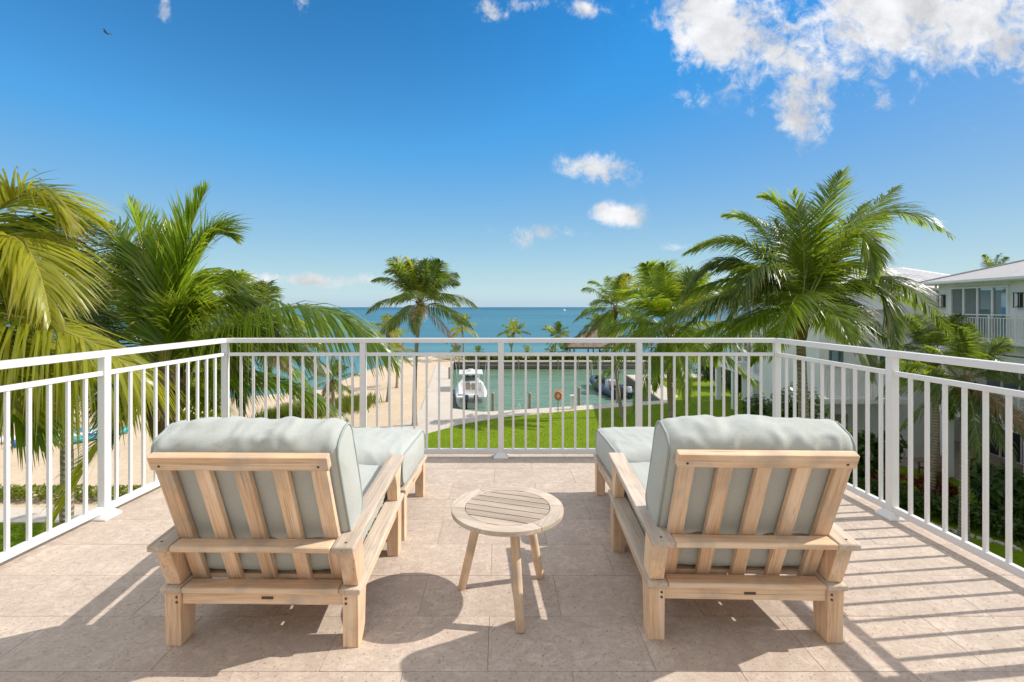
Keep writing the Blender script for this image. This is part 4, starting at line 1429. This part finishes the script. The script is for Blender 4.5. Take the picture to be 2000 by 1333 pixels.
# ---- block C: far range with columns and balconies
hC = place_bldg('white_house', 'far end of the white houses with columned balconies, half hidden by the large palm', V((18.6, 42.0, GZ)), math.atan2(FX.y, FX.x))
mb = MB(); mb.box((6, 6.5, 4.55), (12, 8.5, 9.1)); mb.build('wall', SIDING, hC)
for z in (3.2, 6.45):
    mb = MB(); mb.box((6, 1.2, z), (12.1, 2.3, .34)); mb.build('balcony_slab', PAINTW, hC)
    for k in range(3):
        balcony_rail(hC, .3 + 4 * k, 3.8 + 4 * k, .15, z + .17, 16)
for x in (.1, 4.05, 8.0, 11.95):
    mb = MB(); mb.box((x, .3, 1.51), (.4, .4, 3.02), bev=.01); mb.build('column', PAINTW, hC)
    mb = MB(); mb.box((x, .3, 4.82), (.34, .34, 2.9), bev=.01); mb.build('column', PAINTW, hC)
    mb = MB(); mb.box((x, .3, 7.82), (.34, .34, 2.38), bev=.01); mb.build('column', PAINTW, hC)
for k in range(3):
    for z in (4.5, 7.75):
        window(hC, (2.05 + 4 * k, z), 2.6, 2.1, 2.24, 3, 'sliding_door')
mb = MB()
e = .5
rp = [(-e, -e, 9.15), (12 + e, -e, 9.15), (12 + e, 11, 9.15), (-e, 11, 9.15)]
top = [(4.5, 5.2, 10.6), (7.5, 5.2, 10.6)]
lo = [(x, y, z - .14) for x, y, z in rp]
mb.add(rp + top, [(0, 1, 5, 4), (1, 2, 5), (2, 3, 4, 5), (3, 0, 4)])
mb.add(rp + lo, [(0, 4, 5, 1), (1, 5, 6, 2), (2, 6, 7, 3), (3, 7, 4, 0), (4, 7, 6, 5)], 0)
mb.build('roof', ROOFM, hC)
sheet('patio', [(18.9, 8), (30, 8), (30, 31), (19.4, 25.2), (21.2, 23.0)], GZ - .1, GZ + .08, [PATIO])


def adirondack(label, loc, rz):
    t = thing('adirondack_chair', label, 'garden chair', loc, rz, 'brown slatted garden chairs on the patio')
    for s in (-1, 1):
        mb = MB(); mb.box((s * .30, .55, .27), (.04, .09, .54)); mb.build('leg', BROWNW, t)
        mb = MB(); mb.beam((s * .27, .6, .36), (s * .27, -.35, .03), .03, .12, (1, 0, 0)); mb.build('side_rail', BROWNW, t)
        mb = MB(); mb.box((s * .33, .22, .555), (.13, .80, .025), bev=.004); mb.build('arm', BROWNW, t)
    for k in range(5):
        a = V((0, .58 - k * .11, .385 - k * .036))
        mb = MB(); mb.box(a, (.56, .09, .022)); mb.build('seat_slat', BROWNW, t)
    for k in range(5):
        x = (k - 2) * .105
        hgt = .80 - abs(k - 2) * .06
        mb = MB(); mb.beam((x, .10, .22), (x * 1.25, -.24, .22 + hgt), .09, .02, (1, 0, 0), .003); mb.build('back_slat', BROWNW, t)
    mb = MB(); mb.box((0, -.09, .56), (.62, .03, .07)); mb.build('back_brace', BROWNW, t)
    return t


adirondack('brown slatted garden chair on the patio near the pale trunked palm', (20.6, 22.9, GZ + .08), R(100))
adirondack('brown slatted garden chair on the patio, further left by the wing wall', (19.3, 24.4, GZ + .08), R(130))

# ------------------------------------------------------------------ waterside
# jetty seawall with cap
sw_ = thing('seawall', 'grey timber and concrete seawall of the jetty across the basin', 'seawall', (10, 70.9, WZ))
mb = MB(); mb.box((0, .10, 1.08), (33.4, .7, .16), bev=.02); mb.build('cap', CONC, sw_)
for k in range(4):
    mb = MB(); mb.box((0, .0 + .02 * (k % 2), .86 - .30 * k), (33.2, .16, .24)); mb.build('waler', PILE if k == 1 else WALLC, sw_)
for k in range(12):
    mb = MB(); mb.tube([(-16 + 2.9 * k, -.16, -1), (-16 + 2.9 * k, -.16, 1.35)], .12, 8); mb.build('wall_pile', PILE, sw_)


def piling(label, px, ytop, ybot, r=.13, group='timber mooring pilings'):
    Y = (EYE - WZ) * F / (ybot - HY)
    X = (px - CX) / F * Y
    top = EYE - (ytop - HY) / F * Y
    t = thing('piling', label, 'piling', (X, Y, WZ), 0, group)
    mb = MB(); mb.tube([(0, 0, -1.2), (.01, 0, (top - WZ) * .5), (0, .02, top - WZ - .02)], [r * 1.05, r, r * .95], 10); mb.build('pile', PILE, t)
    mb = MB(); mb.tube([(0, .02, top - WZ - .02), (0, .02, top - WZ + .06)], [r * .95, r * .35], 10); mb.build('pile_cap', PILE, t)
    return t


piling('timber piling right of the white boat stern', 963, 768, 809, .16)
piling('timber piling at the lawn edge left of the life ring', 1035, 768, 803, .16)
piling('timber piling at the lawn edge right of the white pedestal', 1131, 757, 796, .16)
piling('timber piling before the dark boat', 1206, 748, 789, .16)
piling('timber piling right of the dark boat on the shaded quay', 1266, 748, 785, .16)
piling('timber piling beside the white boat bow', 878, 718, 760, .15)
for px, yt, yb, w in ((1155, 708, 738, 'left of three'), (1207, 710, 738, 'behind the dark boat mast'), (1257, 710, 737, 'left of a close pair'), (1316, 708, 736, 'rightmost')):
    piling('thin timber piling off the far quay, ' + w, px, yt, yb, .13)

# life ring station
Y = 37.6; X = (1087 - CX) / F * Y
lr = thing('life_ring_station', 'orange life ring on a white board and post beside the basin', 'life ring', (X, Y - 1.0, GZ + .03))
mb = MB(); mb.tube([(0, 0, 0), (0, 0, 1.0)], .04, 8); mb.build('post', PILE, lr)
mb = MB(); mb.box((0, .03, 1.35), (.62, .04, .86), bev=.01); mb.build('board', GEL, lr)
mb = MB()
mb.tube([(.22 * cos(a), -.05, 1.32 + .26 * sin(a)) for a in [2 * pi * k / 20 for k in range(21)]], .07, 8, cap=False)
mb.build('ring', ORANGE, lr)
Y = 38.3; X = (1117 - CX) / F * Y
pd = thing('dock_pedestal', 'white dock power pedestal right of the life ring', 'pedestal', (X, Y - .4, GZ + .05))
mb = MB(); mb.box((0, 0, .45), (.30, .26, .9), bev=.02); mb.build('body', GEL, pd)
mb = MB(); mb.box((0, 0, .99), (.44, .36, .2), bev=.04); mb.build('head', GEL, pd)
mb = MB()
mb.tube([(.16, -.15, .75), (.28, -.18, .6), (.22, -.18, .3), (.1, -.16, .45), (.18, -.16, .72)], .025, 6); mb.build('hose', GEL, pd)
Y = 37.4; X = (1013 - CX) / F * Y
hp = MB(); hp.tube([(-.09, 0, 0), (-.09, 0, .45), (-.05, 0, .53), (.05, 0, .53), (.09, 0, .45), (.09, 0, 0)], .025, 6)
tag(hp.build('dock_ladder_rail', GEL, None, (X, Y - .3, GZ + .05)), 'small white hoop rail at the basin edge left of the life ring', 'rail')


def loft(secs, closed=False):
    vs, fs = [], []
    n = len(secs[0])
    for s_ in secs:
        vs += s_
    for i in range(len(secs) - 1):
        for k in range(n - 1):
            fs.append((i * n + k, i * n + k + 1, (i + 1) * n + k + 1, (i + 1) * n + k))
    return vs, fs


def outboard(parent, x, mat):
    mb = MB()
    mb.box((x, -.42, .95), (.40, .62, .62), Matrix.Rotation(R(-8), 4, 'X'), .14, 0, 3)
    o = mb.build('outboard_motor', mat, parent)
    mb = MB(); mb.box((x, -.40, .35), (.16, .30, .75), bev=.05); mb.box((x, -.42, -.15), (.10, .22, .5), bev=.03)
    mb.tube([(x, -.25, -.42), (x, -.7, -.42)], [.09, .05], 8); mb.build('leg', BLACKM, o)
    mb = MB(); mb.box((x, -.60, .80), (.30, .02, .07), bev=.005); mb.build('stripe', GEL, o)


def boat_white(label, loc, rz):
    t = thing('motor_boat', label, 'boat', loc, rz)
    st_ = [(0, 1.38, .95), (1.5, 1.45, .98), (4, 1.48, 1.08), (6.5, 1.30, 1.25), (8.5, .80, 1.45), (9.6, .28, 1.58), (10.0, .02, 1.62)]
    secs = []
    for y, b, z in st_:
        kz = -.45 + .055 * y if y > 5 else -.45
        half = [(b - .20 if b > .4 else b * .5, y, z + .005), (b, y, z), (b * .97, y, z * .6), (b * .86, y, .12), (0.0, y, kz)]
        secs.append(half + [(-x, yy, zz) for x, yy, zz in half[::-1][1:]])
    vs, fs = loft(secs)
    mb = MB(); mb.add(vs, fs, 0, None, True)
    n = len(secs[0])
    mb.add(secs[0][1:-1], [tuple(range(n - 2))])
    hull = mb.build('hull', GEL, t)
    inn = []
    for y, b, z in st_[:4]:
        i = b - .205
        inn.append([(i, y + .02, z), (i - .03, y + .02, .42), (-i + .03, y + .02, .42), (-i, y + .02, z)])
    vs, fs = loft(inn)
    mb = MB(); mb.add(vs, fs); mb.build('cockpit', PAINTW, t)
    top = [[(b - .205 if b > .4 else b * .5, y, z - .01), (0, y, z + .06), (-(b - .205 if b > .4 else b * .5), y, z - .01)] for y, b, z in st_[3:]]
    vs, fs = loft(top)
    mb = MB(); mb.add(vs, fs, 0, None, True); mb.box((0, 6.5, .84), (2.2, .05, .85)); mb.build('foredeck', GEL, t)
    mb = MB(); mb.box((0, .25, .62), (2.1, .5, .45), bev=.05); mb.box((0, 1.15, .72), (1.0, .6, .62), bev=.08); mb.build('transom_seat', GEL, t)
    mb = MB(); mb.box((0, 4.2, 1.0), (1.1, 1.3, 1.2), bev=.12, seg=3); mb.box((0, 2.7, .85), (1.15, .6, .9), bev=.1); mb.build('console', GEL, t)
    mb = MB()
    for k in (-.28, .28): mb.box((k, 2.38, 1.55), (.48, .16, .62), bev=.05)
    mb.build('helm_seat', PATIO, t)
    mb = MB(); mb.box((0, 4.75, 1.95), (1.15, .03, .65)); mb.build('windshield', GLASS, t)
    mb = MB()
    for sx in (-1, 1):
        for y in (2.9, 4.8): mb.tube([(sx * .62, y, .5), (sx * .72, y, 1.8), (sx * .85, y, 2.65)], .03, 6)
    mb.build('top_frame', GEL, t)
    mb = MB(); mb.box((0, 3.7, 2.72), (2.3, 3.0, .12), bev=.05, seg=3); o = mb.build('hard_top', GEL, t)
    mb = MB(); mb.box((-.3, 2.16, 2.52), (.34, .06, .22), bev=.02); mb.box((.3, 2.16, 2.52), (.34, .06, .22), bev=.02); mb.build('speaker', BLACKM, o)
    mb = MB(); mb.tube([(0, 3.9, 2.78), (0, 3.9, 3.0)], [.3, .28], 14); mb.build('radar', GEL, o)
    for sx in (-1, 1):
        mb = MB(); mb.tube([(sx * 1.2, 3.4, .95), (sx * 1.5, 2.0, 4.6)], [.03, .012], 6); mb.build('outrigger', GEL, t)
        mb = MB(); mb.tube([(sx * 1.44, 6.0, .75), (sx * 1.56, 6.0, .5), (sx * 1.56, 6.0, .05)], [.02, .12, .12], 8); mb.build('fender', GEL, t)
    for x in (-.42, .42): outboard(t, x, CHAR)
    return t


boat_white('white center console motor boat with twin outboards moored at the left quay', (-2.62, 43.6, WZ), R(4))


def boat_rib(label, loc, rz):
    t = thing('inflatable_boat', label, 'boat', loc, rz)
    for sx in (-1, 1):
        mb = MB()
        mb.tube([(sx * 1.15, -.3, .42), (sx * 1.18, 2, .45), (sx * 1.15, 5, .52), (sx * .85, 7.2, .70), (sx * .35, 8.3, .88), (0, 8.6, .94)], [.24, .29, .29, .28, .26, .24], 12)
        mb.build('tube', NAVY, t)
    secs = []
    for y, b in ((0, 1.0), (4, 1.0), (6.8, .7), (8.3, .05)):
        z = .25 + .05 * y
        secs.append([(b, y, z), (b * .7, y, -.05), (0, y, -.4 + .04 * y), (-b * .7, y, -.05), (-b, y, z)])
    vs, fs = loft(secs)
    mb = MB(); mb.add(vs, fs); mb.add(secs[0], [(0, 1, 2, 3, 4)]); mb.add([(1, 0, .3), (1, 5, .4), (.4, 7.4, .5), (-.4, 7.4, .5), (-1, 5, .4), (-1, 0, .3)], [(0, 1, 2, 3, 4, 5)])
    mb.build('hull', CHAR, t)
    mb = MB(); mb.box((0, 3.6, .85), (.9, 1.0, 1.0), bev=.1); mb.build('console', GEL, t)
    mb = MB(); mb.box((0, 2.2, .65), (1.0, .5, .7), bev=.08); mb.box((0, 1.0, .55), (1.4, .5, .5), bev=.08); mb.build('seat', CHAR, t)
    mb = MB()
    for sx in (-1, 1):
        for y in (2.6, 4.2): mb.tube([(sx * .5, y, .4), (sx * .55, y, 2.25)], .03, 6)
    mb.tube([(0, 3.4, 2.3), (0, 3.4, 3.3)], .04, 6)
    mb.build('top_frame', BLACKM, t)
    mb = MB(); mb.box((0, 3.4, 2.3), (1.5, 2.1, .07), bev=.03); mb.build('canopy', BLACKM, t)
    for x in (-.4, .4): outboard(t, x, GEL if x > 0 else CHAR)
    return t


boat_rib('dark navy inflatable boat with black canopy moored by the right quay', (12.25, 48.0, WZ), R(8))

# thatched hut on the jetty
th = thing('thatched_hut', 'open hut with grey thatched hip roof on the jetty', 'hut', (16.0, 77.5, GZ))
mb = MB()
rp = [(-5.6, -3, 1.9), (5.6, -3, 1.9), (5.6, 3, 1.9), (-5.6, 3, 1.9)]
tp = [(-2.2, 0, 4.3), (2.2, 0, 4.3)]
lo = [(x * .97, y * .95, z - .35) for x, y, z in rp]
mb.add(rp + tp, [(0, 1, 5, 4), (1, 2, 5), (2, 3, 4, 5), (3, 0, 4)])
mb.add(rp + lo, [(0, 4, 5, 1), (1, 5, 6, 2), (2, 6, 7, 3), (3, 7, 4, 0), (4, 7, 6, 5)])
rg = random.Random(2)
for _ in range(900):
    f = rg.choice((0, 1, 3))
    a, b = (rp[0], rp[1]) if f == 0 else ((rp[1], rp[2]) if f == 1 else (rp[3], rp[0]))
    tA, tB = (tp[0], tp[1]) if f == 0 else ((tp[1], tp[1]) if f == 1 else (tp[0], tp[0]))
    s_, q = rg.random(), rg.random() ** .6 * .95
    p = V(a).lerp(V(b), s_).lerp(V(tA).lerp(V(tB), s_), 1 - q) + V((0, 0, .05))
    dn = (V(a).lerp(V(b), s_) - V(tA).lerp(V(tB), s_)).normalized()
    sdv = dn.cross(V((0, 0, 1))).normalized() * .1
    mb.add([p - sdv, p + sdv, p + dn * .55 - V((0, 0, .08))], [(0, 1, 2)])
mb.build('roof', THATCH, th)
for x in (-4.5, -1.5, 1.5, 4.5):
    for y in (-2.2, 2.2):
        mb = MB(); mb.tube([(x, y, 0), (x, y, 1.9)], .11, 8); mb.build('post', PILE, th)
# pier at the channel mouth
pr = thing('pier', 'timber pier with tall dark posts beyond the channel mouth', 'pier', (36, 92, WZ))
mb = MB(); mb.box((0, 0, 1.5), (16, 2.2, .2)); mb.build('deck', PILE, pr)
for k in range(11):
    mb = MB(); mb.tube([(-7.6 + 1.5 * k, -1.05, -1.5), (-7.6 + 1.5 * k, -1.05, 3.6)], .11, 8); mb.build('post', WALLC, pr)
mb = MB(); mb.box((0, -1.05, 3.2), (15.4, .08, .14)); mb.build('handrail', GEL, pr)

# kayaks on the sand at left
for k, (px, py, mats_, rz, lab) in enumerate(((70, 856, (GEL, GEL), 62, 'white kayak at the left end of the row on the sand'), (98, 862, (BLUE, TURQ), 64, 'blue kayak beside the white kayak on the sand'), (132, 858, (TURQ, GEL), 60, 'turquoise kayak with white seat on the sand'), (163, 853, (GEL, TURQ), 58, 'pale kayak with turquoise seat on the sand'), (190, 858, (TURQ, BLUE), 60, 'turquoise kayak nearest the railing post on the sand'))):
    Y = (EYE - GZ) * F / (py - HY)
    t = thing('kayak', lab, 'kayak', ((px - CX) / F * Y, Y, GZ), R(rz - 90), 'kayaks pulled up on the sand')
    secs = []
    for i in range(9):
        s_ = i / 8
        y = (s_ - .5) * 3.4
        b = .40 * sin(pi * max(.03, min(.97, s_))) ** .6
        z = .30 + .14 * (2 * s_ - 1) ** 2
        secs.append([(b * .55, y, z), (b, y, z - .04), (b * .9, y, .10), (0, y, .01 + .10 * (2 * s_ - 1) ** 4), (-b * .9, y, .10), (-b, y, z - .04), (-b * .55, y, z)])
    vs, fs = loft(secs)
    mb = MB(); mb.add(vs, fs, 0, None, True)
    dk = [[(s2[0][0], s2[0][1], s2[0][2]), (0, s2[0][1], s2[0][2] + .03), (-s2[0][0], s2[0][1], s2[0][2])] for s2 in secs]
    vs, fs = loft(dk)
    mb.add(vs, fs)
    mb.build('hull', mats_[0], t)
    mb = MB(); mb.box((0, -.35, .36), (.42, .5, .08), bev=.03); mb.box((0, -.62, .50), (.42, .08, .30), bev=.03); mb.build('seat', mats_[1], t)

# small gull in the sky
bd = thing('bird', 'small dark bird flying high in the upper left sky', 'bird', at(207, 64, 32))
mb = MB()
mb.tube([(-.22, .0, .10), (-.1, 0, .05), (.05, 0, -.04), (.17, 0, -.12), (.22, 0, -.16)], [.006, .05, .065, .045, .006], 8)
mb.build('body', DARK, bd)
for s_ in (-1, 1):
    mb = MB()
    mb.add([(-.06, 0, .05), (.08, 0, -.04), (.10, s_ * .22, .10), (-.02, s_ * .24, .13), (.06, s_ * .52, .04)], [(0, 1, 2, 3), (3, 2, 4)])
    mb.build('wing', DARK, bd)
# yacht on the horizon
yt = thing('yacht', 'tiny white yacht on the horizon', 'boat', (146, 1100, WZ), R(70))
mb = MB(); mb.prism([(-6, 1.9), (-6, 0), (5, 0), (8, 2.4), (3, 2.1)], 1, -1.6, 1.6); mb.build('hull', GEL, yt)
mb = MB(); mb.box((-.8, 0, 2.9), (6, 2.6, 1.6), bev=.3); mb.box((-1.4, 0, 4.2), (3, 2.2, 1.0), bev=.2); mb.build('cabin', GEL, yt)
